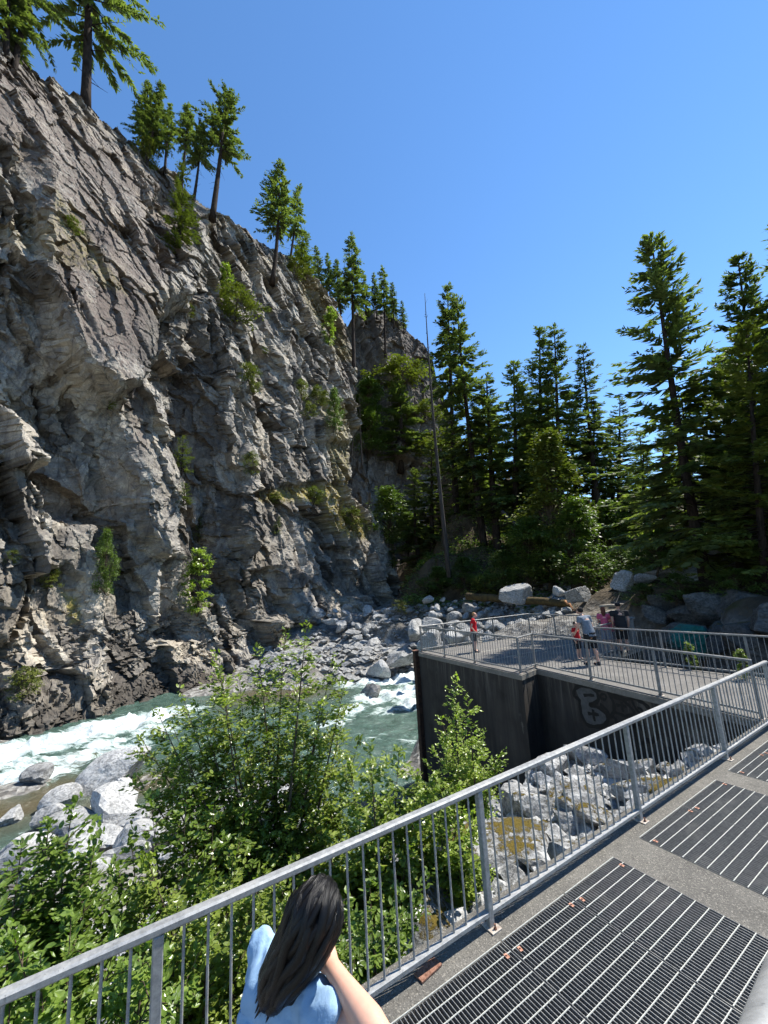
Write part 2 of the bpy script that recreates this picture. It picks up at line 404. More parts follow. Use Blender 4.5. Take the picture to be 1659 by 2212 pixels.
M['slab'] = mat_concrete('exposed_aggregate', (0.095, 0.09, 0.08), (0.155, 0.146, 0.127))
M['deck'] = mat_concrete('deck_concrete', (0.115, 0.11, 0.102), (0.19, 0.18, 0.165))
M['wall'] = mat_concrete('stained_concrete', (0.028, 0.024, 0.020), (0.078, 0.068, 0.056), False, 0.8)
M['ledge'] = mat_concrete('pale_ledge', (0.28, 0.26, 0.22), (0.42, 0.40, 0.34))
M['ledge_dark'] = mat_concrete('deck_edge_concrete', (0.12, 0.11, 0.095), (0.26, 0.24, 0.20))
M['rustdark'] = mat_simple('dark_rust', (0.015, 0.011, 0.009), (0.07, 0.035, 0.02), 9, 0.9)
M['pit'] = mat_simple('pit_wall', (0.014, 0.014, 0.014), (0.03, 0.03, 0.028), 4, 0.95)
M['paint'] = mat_simple('black_paint', (0.003, 0.003, 0.003), (0.007, 0.007, 0.007), 30, 0.6, bump=0)
M['paint_grey'] = mat_simple('grey_paint', (0.06, 0.06, 0.057), (0.09, 0.09, 0.086), 8, 0.8, bump=0)
M['teal'] = mat_simple('teal_paint', (0.01, 0.10, 0.09), (0.02, 0.20, 0.17), 12, 0.7, bump=0)

def mat_ground():
    k = NT('gravel_ground'); p = k.world(); a = k.noise(p, 0.5, 6, 0.65); b = k.noise(p, 6, 6, 0.7)
    v = k.n('ShaderNodeTexVoronoi'); k.l(p, v.inputs['Vector']); v.inputs['Scale'].default_value = 3.2
    sp = k.n('ShaderNodeSeparateColor'); k.l(v.outputs['Color'], sp.inputs[0])
    g = k.ramp(sp.outputs[0], [(0.0, (0.12, 0.115, 0.105)), (1.0, (0.38, 0.37, 0.34))])
    g = k.mix(k.ramp(b, [(0.4, 0.6), (0.6, 0)]), g, (0.09, 0.08, 0.07))
    so_ = k.ramp(a, [(0.35, (0.035, 0.027, 0.018)), (0.55, (0.085, 0.066, 0.043)), (0.7, (0.06, 0.062, 0.022))])
    c = k.mix(k.attr('forest'), g, so_)
    k.bump(k.math('ADD', v.outputs['Distance'], b), 0.8, 0.12)
    return k.fin(c, 0.95, 0, 0.15)
M['ground'] = mat_ground()

def mat_water():
    k = NT('river_water'); p = k.world()
    w1 = k.noise(k.map(p, (1, 1, 1), (0, 0, 0.5)), 1.6, 5, 0.6, 0.6); st = k.noise(k.map(p, (0.55, 1.6, 1), (0, 0, -0.75)), 1.3, 8, 0.72, 0.9)
    f = k.attr('foam'); ft = k.math('ADD', k.math('MULTIPLY', f, 0.95), k.math('MULTIPLY', k.math('SUBTRACT', st, 0.5), 2.4))
    fm = k.ramp(ft, [(0.30, 0.0), (0.52, 0.5), (0.85, 1.0)])
    deep = k.mix(k.ramp(w1, [(0.35, 0), (0.65, 1)]), (0.035, 0.066, 0.052), (0.085, 0.14, 0.112))
    deep = k.mix(k.attr('shallow'), deep, (0.10, 0.082, 0.045))
    deep = k.mix(k.ramp(ft, [(0.25, 0), (0.48, 0.5)]), deep, (0.20, 0.33, 0.28))
    c = k.mix(fm, deep, (0.60, 0.66, 0.66))
    h = k.math('ADD', w1, k.math('MULTIPLY', k.noise(p, 5.5, 5, 0.65), 0.5)); k.bump(k.math('ADD', h, k.math('MULTIPLY', st, 1.2)), 0.7, 0.2)
    return k.fin(c, k.ramp(fm, [(0, 0.10), (1, 0.75)]), 0, 0.5)
M['water'] = mat_water()
def mat_cloth(name, c, r=0.85):
    return mat_simple(name, tuple(v * 0.8 for v in c), tuple(min(1, v * 1.12) for v in c), 14, r, bump=0.25, bd=0.01)
def mat_skin(name, c):
    k = NT(name); f = k.noise(k.co(), 30, 4, 0.6); col_ = k.ramp(f, [(0.3, tuple(v * 0.9 for v in c)), (0.7, c)])
    k.b.inputs['Subsurface Weight'].default_value = 0.15; k.b.inputs['Subsurface Radius'].default_value = (0.012, 0.005, 0.003)
    return k.fin(col_, 0.5, 0, 0.4)
M['skin'] = mat_skin('skin', (0.56, 0.33, 0.24)); M['skin2'] = mat_skin('skin_tan', (0.42, 0.24, 0.17))

# ------------------------------------------------------------------ main cliff (structure)
CO = np.array([-27.3, 29.5]); CU = np.array([math.sin(rad(29)), math.cos(rad(29))]); CN = np.array([CU[1], -CU[0]])
PROF = [(-8, 8.0), (-6, 6.2), (-5, 4.6), (-3.6, 3.4), (-2.6, 2.2), (-1.2, 1.5), (0, 0.7), (3, 0.0), (15, -2.2), (28, -4.8), (40, -7.8), (55, -12.4), (75, -19.5), (110, -33), (150, -50)]
def c_o0(z): return interp(z, PROF)
def cliff_sz(px, py, prof=None):
    d = ray(px, py); lo, hi = 5.0, 280.0
    f = lambda r: ((CAM[:2] + d[:2] * r - CO) @ CN) - (c_o0(CAMZ + d[2] * r))
    rs = np.linspace(lo, hi, 1400); v = np.array([f(r) for r in rs]); i = np.argmax(v < 0)
    r = rs[max(i, 1)]; a, b = rs[max(i, 1) - 1], r
    for _ in range(30):
        m = 0.5 * (a + b)
        if f(m) < 0: b = m
        else: a = m
    p = CAM + d * a; return float((p[:2] - CO) @ CU), float(p[2])
SKY = [(-330, -250), (-160, -90), (0, 82), (40, 84), (100, 130), (150, 178), (185, 200), (245, 262), (300, 305), (345, 340), (400, 395), (430, 428), (468, 458), (520, 492), (565, 520), (600, 548), (640, 562), (690, 612), (722, 645), (745, 690)]
sk = [cliff_sz(*p) for p in SKY]; sk = sorted(sk)
EDGE = [(640, 560), (722, 645), (752, 720), (768, 800), (765, 900), (750, 960), (748, 1040), (775, 1090), (800, 1130), (825, 1190), (842, 1260), (850, 1300), (845, 1340)]
ed = [cliff_sz(*p)[::-1] for p in EDGE]                 # (z, s)
def ppoly(pts): return [cliff_sz(*p) for p in pts]
FEAT = [  # outline in the photograph, push out (m), slope with height, edge width
    ([(-250, -300), (0, 0), (100, 60), (250, 200), (450, 400), (450, 560), (352, 690), (305, 790), (265, 850), (212, 868), (165, 815), (112, 742), (75, 610), (70, 480), (0, 330), (-250, 250)], 1.7, -0.10, 0.8),
    ([(-250, 540), (0, 585), (70, 622), (109, 757), (165, 833), (212, 880), (250, 872), (268, 1000), (275, 1110), (160, 1115), (120, 1080), (88, 1040), (92, 990), (45, 935), (0, 885), (-250, 780)], -4.2, 0.34, 2.2, .35),
    ([(-250, 820), (0, 905), (40, 945), (86, 1000), (84, 1130), (60, 1260), (0, 1390), (-250, 1400)], 1.2, -0.12, 0.7),
    ([(252, 856), (330, 835), (360, 930), (368, 1010), (372, 1100), (345, 1200), (318, 1190), (290, 1090), (272, 1000)], 1.4, -0.10, 0.5),
    ([(315, 700), (350, 660), (430, 640), (470, 720), (482, 800), (497, 930), (505, 1020), (498, 1120), (480, 1260), (440, 1290), (425, 1130), (408, 1030), (372, 965), (335, 850)], -3.0, 0.12, 2.2, .85),
    ([(478, 600), (520, 640), (540, 800), (545, 1000), (540, 1100), (515, 1200), (500, 1160), (520, 1010), (500, 880), (484, 760)], 1.3, -0.06, 0.8),
    ([(330, 420), (400, 420), (440, 480), (420, 560), (330, 600), (310, 520)], -1.4, 0.0, 1.6, .6),
    ([(520, 1085), (700, 1062), (800, 1130), (830, 1200), (845, 1330), (690, 1345), (560, 1360), (500, 1300), (505, 1160)], 1.6, -0.12, 0.9),
    ([(60, 1240), (150, 1210), (190, 1260), (200, 1400), (120, 1470), (70, 1440)], -1.8, 0.12, 0.8, .6),
    ([(230, 1090), (330, 1190), (330, 1340), (250, 1300), (215, 1200)], -2.0, 0.1, 0.8, .6),
    ([(345, 1210), (430, 1210), (425, 1370), (350, 1390)], -2.0, 0.05, 0.8, .7),
    ([(520, 1240), (600, 1220), (640, 1240), (600, 1330), (530, 1340)], -1.3, 0.15, 0.7, .5),
    ([(540, 560), (610, 590), (660, 700), (740, 860), (745, 960), (690, 960), (640, 820), (590, 700)], 1.0, -0.05, 1.4),
    ([(545, 640), (600, 690), (625, 850), (610, 940), (565, 900), (548, 780)], -1.2, 0.0, 1.2, .7),
    ([(640, 700), (690, 790), (705, 900), (665, 910), (645, 820)], -1.2, 0.0, 1.2, .7),
    ([(30, 300), (75, 330), (100, 420), (70, 470), (20, 400)], -1.5, 0.1, 0.8, .7),
    ([(700, 1180), (790, 1200), (800, 1290), (720, 1290)], -1.2, 0.2, 0.7, .4),
    ([(600, 930), (720, 960), (740, 1040), (600, 1050)], 0.7, -0.1, 0.8),
]
def cliff_surface():
    smax = max(b for a, b in ed) + 14; s = np.concatenate([np.linspace(-18, 24, 520, endpoint=False), np.linspace(24, smax, 360)]); ns, nv = len(s), 620
    v = np.linspace(0, 1, nv)
    ztop = np.interp(s, [a for a, b in sk], [b for a, b in sk]); ztop = np.where(s < sk[0][0], sk[0][1] + (sk[0][0] - s) * 1.0, ztop)
    ztop = np.where(s > sk[-1][0], sk[-1][1] - (s - sk[-1][0]) * 0.55, ztop)
    ztop = ztop + 0.5 * fbm(np.stack([s * 0.55, s * 0, s * 0], 1), 4, 3)
    zb = -7.0
    V = v ** 1.12
    S = np.repeat(s[:, None], nv, 1); Z = zb + (ztop[:, None] - zb) * V[None, :]
    Sw = S + 0.5 * vnoise(np.stack([S * .3, Z * .3, S * 0], -1), 5); Zw = Z + 0.5 * vnoise(np.stack([S * .3, Z * .3, S * 0 + 9], -1), 6)
    O = c_o0(Z)
    for poly, a, b, e, *cs in FEAT:
        q = ppoly(poly); s_c = float(np.mean([p[0] for p in q])); zc = float(np.mean([p[1] for p in q])); d = poly_sdf(Sw, Zw, q)
        O = O + sstep(-e / 2, e / 2, d) * (a + b * (Z - zc) + (cs[0] * (S - s_c) if cs else 0))
    se = np.interp(Z, [a for a, b in sorted(ed)], [b for a, b in sorted(ed)]); over = np.maximum(0, S - se)
    O = O - over * 1.6
    low = sstep(4, -2, Z)                                # bedded ledges near the water
    upper = in_poly(Sw, Zw, ppoly(FEAT[0][0])).astype(float) * 0.42
    amp = 1.0 - upper
    f1, r1 = facet2(Sw, Zw, 4.6, 2.8, 0.06, 11, 0.65, bs=-.35, bz=-.15); f2, r2 = facet2(Sw, Zw, 2.2, 2.3, 0.10, 12, 0.9, bs=-.25, bz=-.15); f3, r3 = facet2(Sw, Zw, 1.0, 1.4, -0.15, 13, 0.8, bs=-.2, bz=-.15); f4, r4 = facet2(S, Z, 0.33, 1.3, 0.4, 14, 0.6)
    vmod = 0.55 + 0.6 * sstep(-0.3, 0.5, fbm(np.stack([S * .12, Z * .12, S * 0], -1), 3, 21))
    O = O + amp * vmod * (0.46 * f1 + 0.54 * f2 + 0.46 * f3) + 0.30 * f4 * (0.5 + 0.5 * amp)
    b1, _ = facet2(S, Z, 1.0, 0.22, 0.42, 31, 0.5)       # slabby beds dipping left
    O = O + low * 0.55 * b1 * (1 if True else 0)
    rj = random.Random(77); wj = 0.7 * vnoise(np.stack([S * .0, Z * .35, S * 0], -1), 91) + .25 * vnoise(np.stack([S * .5, Z * 1.1, S * 0], -1), 92)
    for j in range(64):                                  # steep open joints
        s0 = rj.uniform(-14, 60); zc = rj.uniform(-2, 50); zl = rj.uniform(4, 14); kz = rj.uniform(-.22, .02); wd = rj.uniform(.16, .5)
        x_ = (S - s0 - kz * (Z - zc) - wj) / wd; m_ = sstep(zl, zl * .6, np.abs(Z - zc)); O = O - m_ * amp ** 2 * rj.uniform(.8, 2.2) * np.exp(-x_ * x_) + m_ * amp * rj.uniform(0, .7) * sstep(-1, 0.5, x_) * np.exp(-np.maximum(x_, 0) * wd / 2.5)
    slot = sstep(0.80, 0.95, r2) * 0.35 + sstep(0.9, 0.97, r3) * 0.25
    O = O - slot * amp ** 2
    O = O + 0.05 * fbm(np.stack([S * 1.1, Z * 1.1, S * 0], -1), 4, 41)
    g1, q1 = facet2(O * 1.0 + 3, Zw, 1.5, 1.5, .2, 81, .7); g2, q2 = facet2(O + 7, Zw, .6, 1.4, .2, 82, .7); g3, _ = facet2(O + 5, Sw, 1.2, 1.0, .3, 83, .7)
    gO = np.abs(np.gradient(O, axis=0)) / np.gradient(s)[:, None]; wS = sstep(.6, 2.0, gO)
    gZ = np.abs(np.gradient(O, axis=1)) / np.maximum(np.gradient(Z, axis=1), .02); wZ = sstep(.8, 2.2, gZ)
    S = S + wS * (.45 * g1 + .45 * g2); Z = Z + wZ * .35 * g3
    tone = np.clip(.5 + (.5 * (r2 - .5) + .3 * (r3 - .5) + .3 * (r1 - .5) + .08 * (r4 - .5) + wS * .3 * (q1 - .5)) * 1.1, 0, 1)
    P = np.zeros((ns, nv, 3)); P[..., 0] = CO[0] + CU[0] * S + CN[0] * O; P[..., 1] = CO[1] + CU[1] * S + CN[1] * O; P[..., 2] = Z
    # jitter in the plane so faces are not aligned with the grid
    J = 0.05
    P[..., 2] += J * vnoise(P * 5.0, 51); P[..., 0] += J * vnoise(P * 5.0 + 31, 52)
    # plateau running back from the crest
    nb = 14; back = np.zeros((ns, nb, 3)); top = P[:, -1, :]
    for i in range(nb):
        dd = 0.5 * (i + 1) ** 1.5; zz = 0.10 * dd + 0.25 * fbm(np.stack([s * .5, s * 0 + dd * .5, s * 0], 1), 3, 61)
        back[:, i, 0] = top[:, 0] - CN[0] * dd; back[:, i, 1] = top[:, 1] - CN[1] * dd; back[:, i, 2] = top[:, 2] + np.minimum(zz, 0.02 + dd * 0.14) - over[:, -1] * 0.1
    P = np.concatenate([P, back], 1); nv2 = nv + nb
    lich = np.zeros((ns, nv2)); moss = np.zeros((ns, nv2)); wet = np.zeros((ns, nv2))
    px, py, w = projn(P)
    lich = 0.95 * sstep(-15, 60, poly_sdf(px, py, [(-300, 0), (0, 70), (480, 450), (460, 520), (360, 640), (320, 800), (360, 1000), (270, 1000), (250, 850), (110, 700), (70, 480), (0, 330), (-300, 200)]))
    lich = np.maximum(lich, 0.85 * sstep(-10, 25, poly_sdf(px, py, [(600, 540), (650, 555), (760, 700), (775, 860), (740, 850), (700, 720), (640, 640)])))
    lich = np.maximum(lich, 0.3)
    for poly, a in (([(555, 1062), (715, 1040), (800, 1120), (795, 1165), (735, 1165), (690, 1085), (560, 1085)], 1.0), ([(630, 560), (690, 600), (770, 780), (730, 780), (650, 640)], 0.55), ([(690, 850), (755, 870), (760, 1090), (720, 1060)], 0.6),
                    ([(128, 1275), (170, 1290), (178, 1340), (150, 1350)], 1.0), ([(120, 400), (280, 640), (220, 620), (110, 480)], 0.45), ([(-50, 500), (150, 430), (250, 600), (80, 560)], 0.3)):
        moss = np.maximum(moss, a * sstep(-6, 10, poly_sdf(px, py, poly)))
    moss[:, nv:] = 0.7
    wet[:, :nv] = sstep(-3.0, -4.6, P[:, :nv, 2] + 0.7 * vnoise(P[:, :nv] * 0.7, 71))
    tn_ = np.full((ns, nv2), .5); tn_[:, :nv] = tone
    me = newmesh('cliff', P.reshape(-1, 3), grid_faces(ns, nv2), False, dict(tone=tn_.ravel(), lichen=lich.ravel(), moss=moss.ravel(), wet=wet.ravel()))
    return me, P
cliff_me, CP = cliff_surface()
cliff = obj('cliff', cliff_me, M['cliff']); cliff['kind'] = 'structure'
cliff['label'] = 'tall grey fractured rock cliff above the river on the left'
_cx, _cy, _cw = projn(CP.reshape(-1, 3)); _cp = CP.reshape(-1, 3)
def cliff_at(px, py, tol=5):
    m = (np.abs(_cx - px) < tol) & (np.abs(_cy - py) < tol) & (_cw > 1)
    if not m.any(): return cliff_at(px, py, tol * 2) if tol < 200 else at(px, py, 45)
    i = np.where(m)[0]; return _cp[i[np.argmin(_cw[i])]].copy()

# ------------------------------------------------------------------ far cliff
def far_cliff():
    O_ = at(740, 1290, 96)[:2]; az = 70; u = np.array([math.sin(rad(az)), math.cos(rad(az))]); n_ = np.array([u[1], -u[0]])
    def sz(px, py, k):
        d = ray(px, py); r = ((O_ - CAM[:2]) @ n_) / (d[:2] @ n_ + k * 0) ; lo, hi = 20.0, 260.0
        f = lambda r: ((CAM[:2] + d[:2] * r - O_) @ n_) + 0.28 * max(0, CAMZ + d[2] * r - 2)
        for _ in range(50):
            m = 0.5 * (lo + hi)
            if f(m) < 0: hi = m
            else: lo = m
        p = CAM + d * lo; return float((p[:2] - O_) @ u), float(p[2])
    crest = sorted(sz(x, y, 0) for x, y in [(640, 690), (700, 690), (752, 700), (765, 680), (800, 668), (840, 678), (872, 702), (905, 735), (930, 775), (948, 830), (960, 880), (1000, 960), (1050, 1020), (1120, 1090)])
    ns, nv = 300, 300; s = np.linspace(crest[0][0], crest[-1][0] + 8, ns); zt = np.interp(s, [a for a, b in crest], [b for a, b in crest]) + 0.4 * fbm(np.stack([s * .4, s * 0, s * 0], 1), 3, 8)
    S = np.repeat(s[:, None], nv, 1); Z = -3 + (zt[:, None] + 3) * np.linspace(0, 1, nv)[None, :]
    O = -0.28 * np.maximum(0, Z - 2)
    for poly, a, e in (([(752, 700), (770, 690), (815, 800), (850, 980), (790, 960), (765, 850)], -3.0, 2.0), ([(800, 680), (850, 690), (880, 800), (900, 900), (850, 880), (825, 790)], 2.0, 1.0),
                       ([(850, 700), (930, 790), (955, 900), (905, 890), (872, 790)], 0.6, 1.0), ([(780, 960), (900, 1000), (900, 1180), (830, 1160)], -3.5, 2.0), ([(880, 990), (945, 1010), (950, 1280), (880, 1260)], 1.5, 1.2)):
        q = [sz(x, y, 0) for x, y in poly]; O = O + sstep(-e / 2, e / 2, poly_sdf(S, Z, q)) * a
    f1, t1 = facet2(S, Z, 5.0, 2.2, -0.35, 111, 0.5); f2, t2 = facet2(S, Z, 2.0, 1.8, -0.3, 112, 0.5); f3, t3 = facet2(S, Z, 0.8, 1.5, 0.2, 113, 0.6)
    O = O + 0.4 * f1 + 0.4 * f2 + 0.4 * f3 + 0.2 * fbm(np.stack([S * .8, Z * .8, S * 0], -1), 4, 9)
    P = np.stack([O_[0] + u[0] * S + n_[0] * O, O_[1] + u[1] * S + n_[1] * O, Z], -1)
    nb = 8; back = np.stack([P[:, -1] + np.array([-n_[0] * d, -n_[1] * d, 0.05 * d]) for d in (1, 2.5, 5, 9, 14, 20, 28, 40)], 1)
    P = np.concatenate([P, back], 1); px, py, w = projn(P)
    lich = 0.9 * sstep(-10, 40, poly_sdf(px, py, [(740, 640), (960, 640), (1000, 940), (880, 920), (830, 830), (780, 760)])); lich = np.maximum(lich, 0.45)
    moss = 0.5 * sstep(0, 20, poly_sdf(px, py, [(820, 720), (860, 800), (900, 900), (930, 960), (860, 900), (810, 780)])); moss[:, nv:] = 0.8
    tn_ = np.full((ns, nv + nb), .4); tn_[:, :nv] = np.clip(.35 + .4 * (t2 - .5) + .3 * (t3 - .5), 0, 1)
    me = newmesh('far_cliff', P.reshape(-1, 3), grid_faces(ns, nv + nb), False, dict(tone=tn_.ravel(), lichen=lich.ravel(), moss=moss.ravel(), wet=np.full(lich.size, 0.25)))
    o = obj('far_cliff', me, M['cliff']); o['kind'] = 'structure'; o['label'] = 'dark far rock buttress beyond the grey cliff'
    return P
FP = far_cliff()
_fx, _fy, _fw = projn(FP.reshape(-1, 3)); _fp = FP.reshape(-1, 3)
def far_at(px, py, tol=5):
    m = (np.abs(_fx - px) < tol) & (np.abs(_fy - py) < tol) & (_fw > 1)
    if not m.any(): return far_at(px, py, tol * 2) if tol < 200 else at(px, py, 65)
    i = np.where(m)[0]; return _fp[i[np.argmin(_fw[i])]].copy()

# ------------------------------------------------------------------ ground and river
WZ = -5.05
ctl = [TN(-7, -2, -2.2), TN(0, -2.5, -2.2), TN(7, -2.5, -2.0), TN(12, -3, -2), TN(-3, -6, -2), TN(6, -8, -2), TN(-12, -1, -2.6),
       TN(-6, .6, -2.2), TN(-2.5, .6, -1.7), TN(-1, .6, -1.2), TN(0.5, .5, -0.75), TN(2.5, .5, -.6), TN(5, .5, -.55), TN(7, .5, -.55),
       TN(-5, 3, -3.5), TN(-2, 3, -3.0), TN(1, 3, -2.3), TN(3, 3, -1.9), TN(5.5, 3, -1.6), TN(7.2, 3, -1.7), TN(3, 1.6, -1.2), TN(5.5, 1.6, -1.1),
       TN(7.2, 6, -3.4), TN(4, 6, -3.7), TN(0, 6, -4.1), TN(-4, 6, -4.3), TN(-8, 4, -4.2), TN(-12, 3, -4.4), TN(7.0, 9, -6.0), TN(3, 8.5, -5.6), TN(5, 10, -6.3), TN(6.8, 7.5, -4.9), TN(9, 3, -2.2), TN(9.5, 8, -3.5),
       TN(11, 14, -3.4), TN(15, 13, -2.6), TN(17.5, 9, -1.8), TN(17, 6, -1.8), TN(13.5, 3, -2.4), TN(14, -2, -1.6), TN(12.5, 1, -2.2)]
for x, y in ((-200, 1840), (0, 1790), (150, 1745), (300, 1712), (450, 1710), (620, 1720), (780, 1730)): ctl.append(onz(x, y, -5.1))
for x, y in ((-150, 1690), (0, 1650), (100, 1635), (300, 1600), (500, 1560), (740, 1535), (850, 1560), (890, 1500), (600, 1610), (860, 1630), (400, 1640), (930, 1480), (700, 1650), (850, 1670), (560, 1660), (800, 1600)): ctl.append(onz(x, y, -6.6))
for x, y in ((0, 1596), (300, 1535), (500, 1485), (740, 1466), (890, 1452), (960, 1440)): ctl.append(onz(x, y, -4.9))
for x, y, d in ((850, 1303, 82), (800, 1310, 72), (700, 1345, 56), (900, 1300, 82), (950, 1290, 78), (780, 1320, 64), (640, 1420, 40), (800, 1400, 44), (880, 1400, 42), (850, 1345, 47), (880, 1312, 50), (960, 1310, 50), (960, 1380, 40), (1050, 1350, 38), (1050, 1305, 48), (1100, 1390, 31), (1150, 1340, 34), (1150, 1295, 45), (1250, 1330, 30), (1260, 1290, 40), (1000, 1260, 54), (960, 1200, 60), (1040, 1182, 64), (985, 1108, 74),
                (1090, 1230, 54), (1200, 1225, 52), (1290, 1240, 44), (1350, 1275, 34), (1330, 1235, 48), (1420, 1215, 46), (1500, 1205, 46), (1540, 1255, 27), (1620, 1250, 26), (1460, 1262, 27), (1640, 1290, 21), (1760, 1260, 24), (1560, 1180, 55), (1659, 1150, 60), (1800, 1130, 60),
                (1200, 1120, 75), (1300, 1105, 80), (1100, 1080, 90), (1450, 1110, 80), (1000, 1000, 95), (1659, 1080, 90), (1900, 1080, 80), (1100, 1040, 160), (1400, 1060, 160), (1700, 1050, 160), (900, 1000, 180), (1100, 1060, 400), (1600, 1050, 400), (500, 1000, 400), (2300, 1150, 40), (2500, 1100, 100), (2500, 1080, 300)): ctl.append(at(x, y, d))
for x, y, z in ((-60, 60, 0), (-20, 70, 0), (-80, 20, 0), (-60, -30, 2), (0, -60, 3), (60, -50, 4), (60, -5, 3), (100, 10, 10), (-400, 0, 15), (0, -400, 15), (400, -200, 25), (-300, 300, 15), (30, -15, -1.5)): ctl.append(np.array([x, y, z], dtype=float))
CT = np.array(ctl)
def ground_z(x, y):
    x = np.asarray(x, dtype=float); y = np.asarray(y, dtype=float); sh = x.shape; x = x.ravel(); y = y.ravel(); out = np.zeros(len(x))
    for a in range(0, len(x), 40000):
        d2 = (x[a:a + 40000, None] - CT[None, :, 0]) ** 2 + (y[a:a + 40000, None] - CT[None, :, 1]) ** 2
        w = 1.0 / (d2 + 0.35) ** 1.7; out[a:a + 40000] = (w * CT[None, :, 2]).sum(1) / w.sum(1)
    r = np.hypot(x, y); P = np.stack([x, y, x * 0], 1)
    out = out + np.clip(r / 60, 0.25, 1.6) * 0.5 * fbm(P * 0.35, 5, 77) * sstep(1.5, 6, np.abs((np.stack([x, y], 1) - B2) @ N2 + 1.2))
    q = np.stack([x, y], 1) - B2; t, n = q @ T2, q @ N2
    cap = np.where((n < 0.25) & (n > -4) & (t > -9) & (t < 13), -1.75, 99); out = np.minimum(out, cap)
    cap = np.where((t > 7.2) & (t < 15) & (n > -1) & (n < 12), -0.9, 99); out = np.minimum(out, cap)
    return out.reshape(sh)
def gz(x, y): return float(ground_z(np.array([x]), np.array([y]))[0])
def axis(a, b, step, far):
    c = np.arange(a, b + step, step); g = [];
    d = step
    x = b
    while x < far: d *= 1.22; x += d; g.append(x)
    h = []; d = step; x = a
    while x > -far: d *= 1.22; x -= d; h.append(x)
    return np.concatenate([h[::-1], c, g])
gx = axis(-34, 42, 0.3, 1500); gy = axis(-4, 78, 0.3, 1500)
GX, GY = np.meshgrid(gx, gy, indexing='ij'); GZ = ground_z(GX, GY)
_gr = np.hypot(GX, GY); forest = sstep(38, 52, _gr) * sstep(-8, 4, GX - 2) + (GZ > 1.0) * 0.6 + sstep(10, 14, GX) * 0.7
ground = obj('ground', newmesh('ground', np.stack([GX, GY, GZ], -1).reshape(-1, 3), grid_faces(len(gx), len(gy)), True, dict(forest=np.clip(forest, 0, 1).ravel())), M['ground'])
ground['kind'] = 'structure'; ground['label'] = 'gravelly river bank and forest floor'

wx = np.arange(-45, 16, 0.16); wy = np.arange(6, 46, 0.16); WX, WY = np.meshgrid(wx, wy, indexing='ij')
foam = np.zeros_like(WX); shallow = np.zeros_like(WX)
for x, y, r, a in ((20, 1625, 2.2, 1), (80, 1612, 2.0, 1), (140, 1600, 2.0, 1), (210, 1578, 2.2, 1), (280, 1562, 2.2, 1), (340, 1548, 2.0, .9), (0, 1690, 1.3, 1), (50, 1678, 1.3, .95), (100, 1650, 1.4, .7), (30, 1655, 1.6, .6), (170, 1640, 1.3, .7), (330, 1580, 1.6, .7), (280, 1610, 1.3, .6), (230, 1612, 1.4, .8), (-100, 1650, 3, .9), (400, 1535, 1.8, .55), (130, 1668, 1.0, .7),
                   (760, 1478, 1.6, .6), (800, 1475, 1.8, .9), (850, 1470, 2.0, 1), (890, 1465, 2.0, 1), (930, 1462, 2.4, 1), (860, 1500, 1.6, .95), (895, 1520, 1.4, .8), (800, 1510, 1.5, .8), (760, 1535, 1.3, .75), (830, 1535, 1.2, .45), (720, 1560, 1.2, .5), (880, 1600, 1.0, .35), (800, 1590, 1.0, .25), (900, 1490, 1.6, 1)):
    p = onz(x, y, WZ); foam = np.maximum(foam, a * np.exp(-(((WX - p[0]) ** 2 + (WY - p[1]) ** 2) / r ** 2) ** 1.3))
for x, y, r in ((120, 1705, 1.6), (200, 1690, 1.6), (60, 1740, 1.6), (250, 1720, 1.5), (150, 1650, .9), (640, 1495, 3), (560, 1500, 3), (320, 1690, 1.5), (0, 1760, 2), (180, 1635, .8), (-60, 1760, 2)):
    p = onz(x, y, WZ); shallow = np.maximum(shallow, np.exp(-((WX - p[0]) ** 2 + (WY - p[1]) ** 2) / r ** 2))
_p3 = np.stack([WX * .6, WY * .6, WX * 0], -1)
WZZ = WZ + 0.06 * fbm(_p3 * 2.2, 3, 91) + foam * 0.34 * (fbm(np.stack([WX * 1.3 + WY * .5, WY * 1.6 - WX * .9, WX * 0], -1), 4, 92, .6)) + foam * 0.12
river = obj('river', newmesh('river', np.stack([WX, WY, WZZ], -1).reshape(-1, 3), grid_faces(len(wx), len(wy)), True, dict(foam=foam.ravel(), shallow=shallow.ravel())), M['water'])
river['kind'] = 'structure'; river['label'] = 'fast green river with white rapids'

# ------------------------------------------------------------------ walkway, grates, platform, railings
RT = np.array([[T2[0], N2[0], 0], [T2[1], N2[1], 0], [0, 0, 1.0]])     # local (t, n, z) -> world
FRAME = dict(loc=(B2[0], B2[1], 0), rot=(0, 0, ROTT))                  # an object given in (t, n, z)
GR1 = [(-2.05, -1.14), (-1.12, -0.05), (-0.03, 0.78), (0.80, 1.61)]; GR2 = [(2.14, 3.15), (3.17, 4.18)]; GR3 = [(4.62, 5.6), (5.62, 6.6)]
GN0, GN1 = -2.10, -0.14
def slab_ring():
    mb = MB(); top, bot = 0.0, -0.32
    def b(t0, t1, n0, n1): mb.box(((t0 + t1) / 2, (n0 + n1) / 2, (top + bot) / 2), (t1 - t0, n1 - n0, top - bot))
    b(-9, 11.2, GN1, 0.22); b(-9, 11.2, -3.2, GN0)
    for t0, t1 in ((-9, -2.06), (1.62, 2.13), (4.19, 4.61), (6.61, 11.2)): b(t0, t1, GN0, GN1)
    return mb
wk = slab_ring().build('walkway', M['slab'], **FRAME); wk['kind'] = 'structure'; wk['label'] = 'exposed aggregate concrete walkway'
mb = MB()
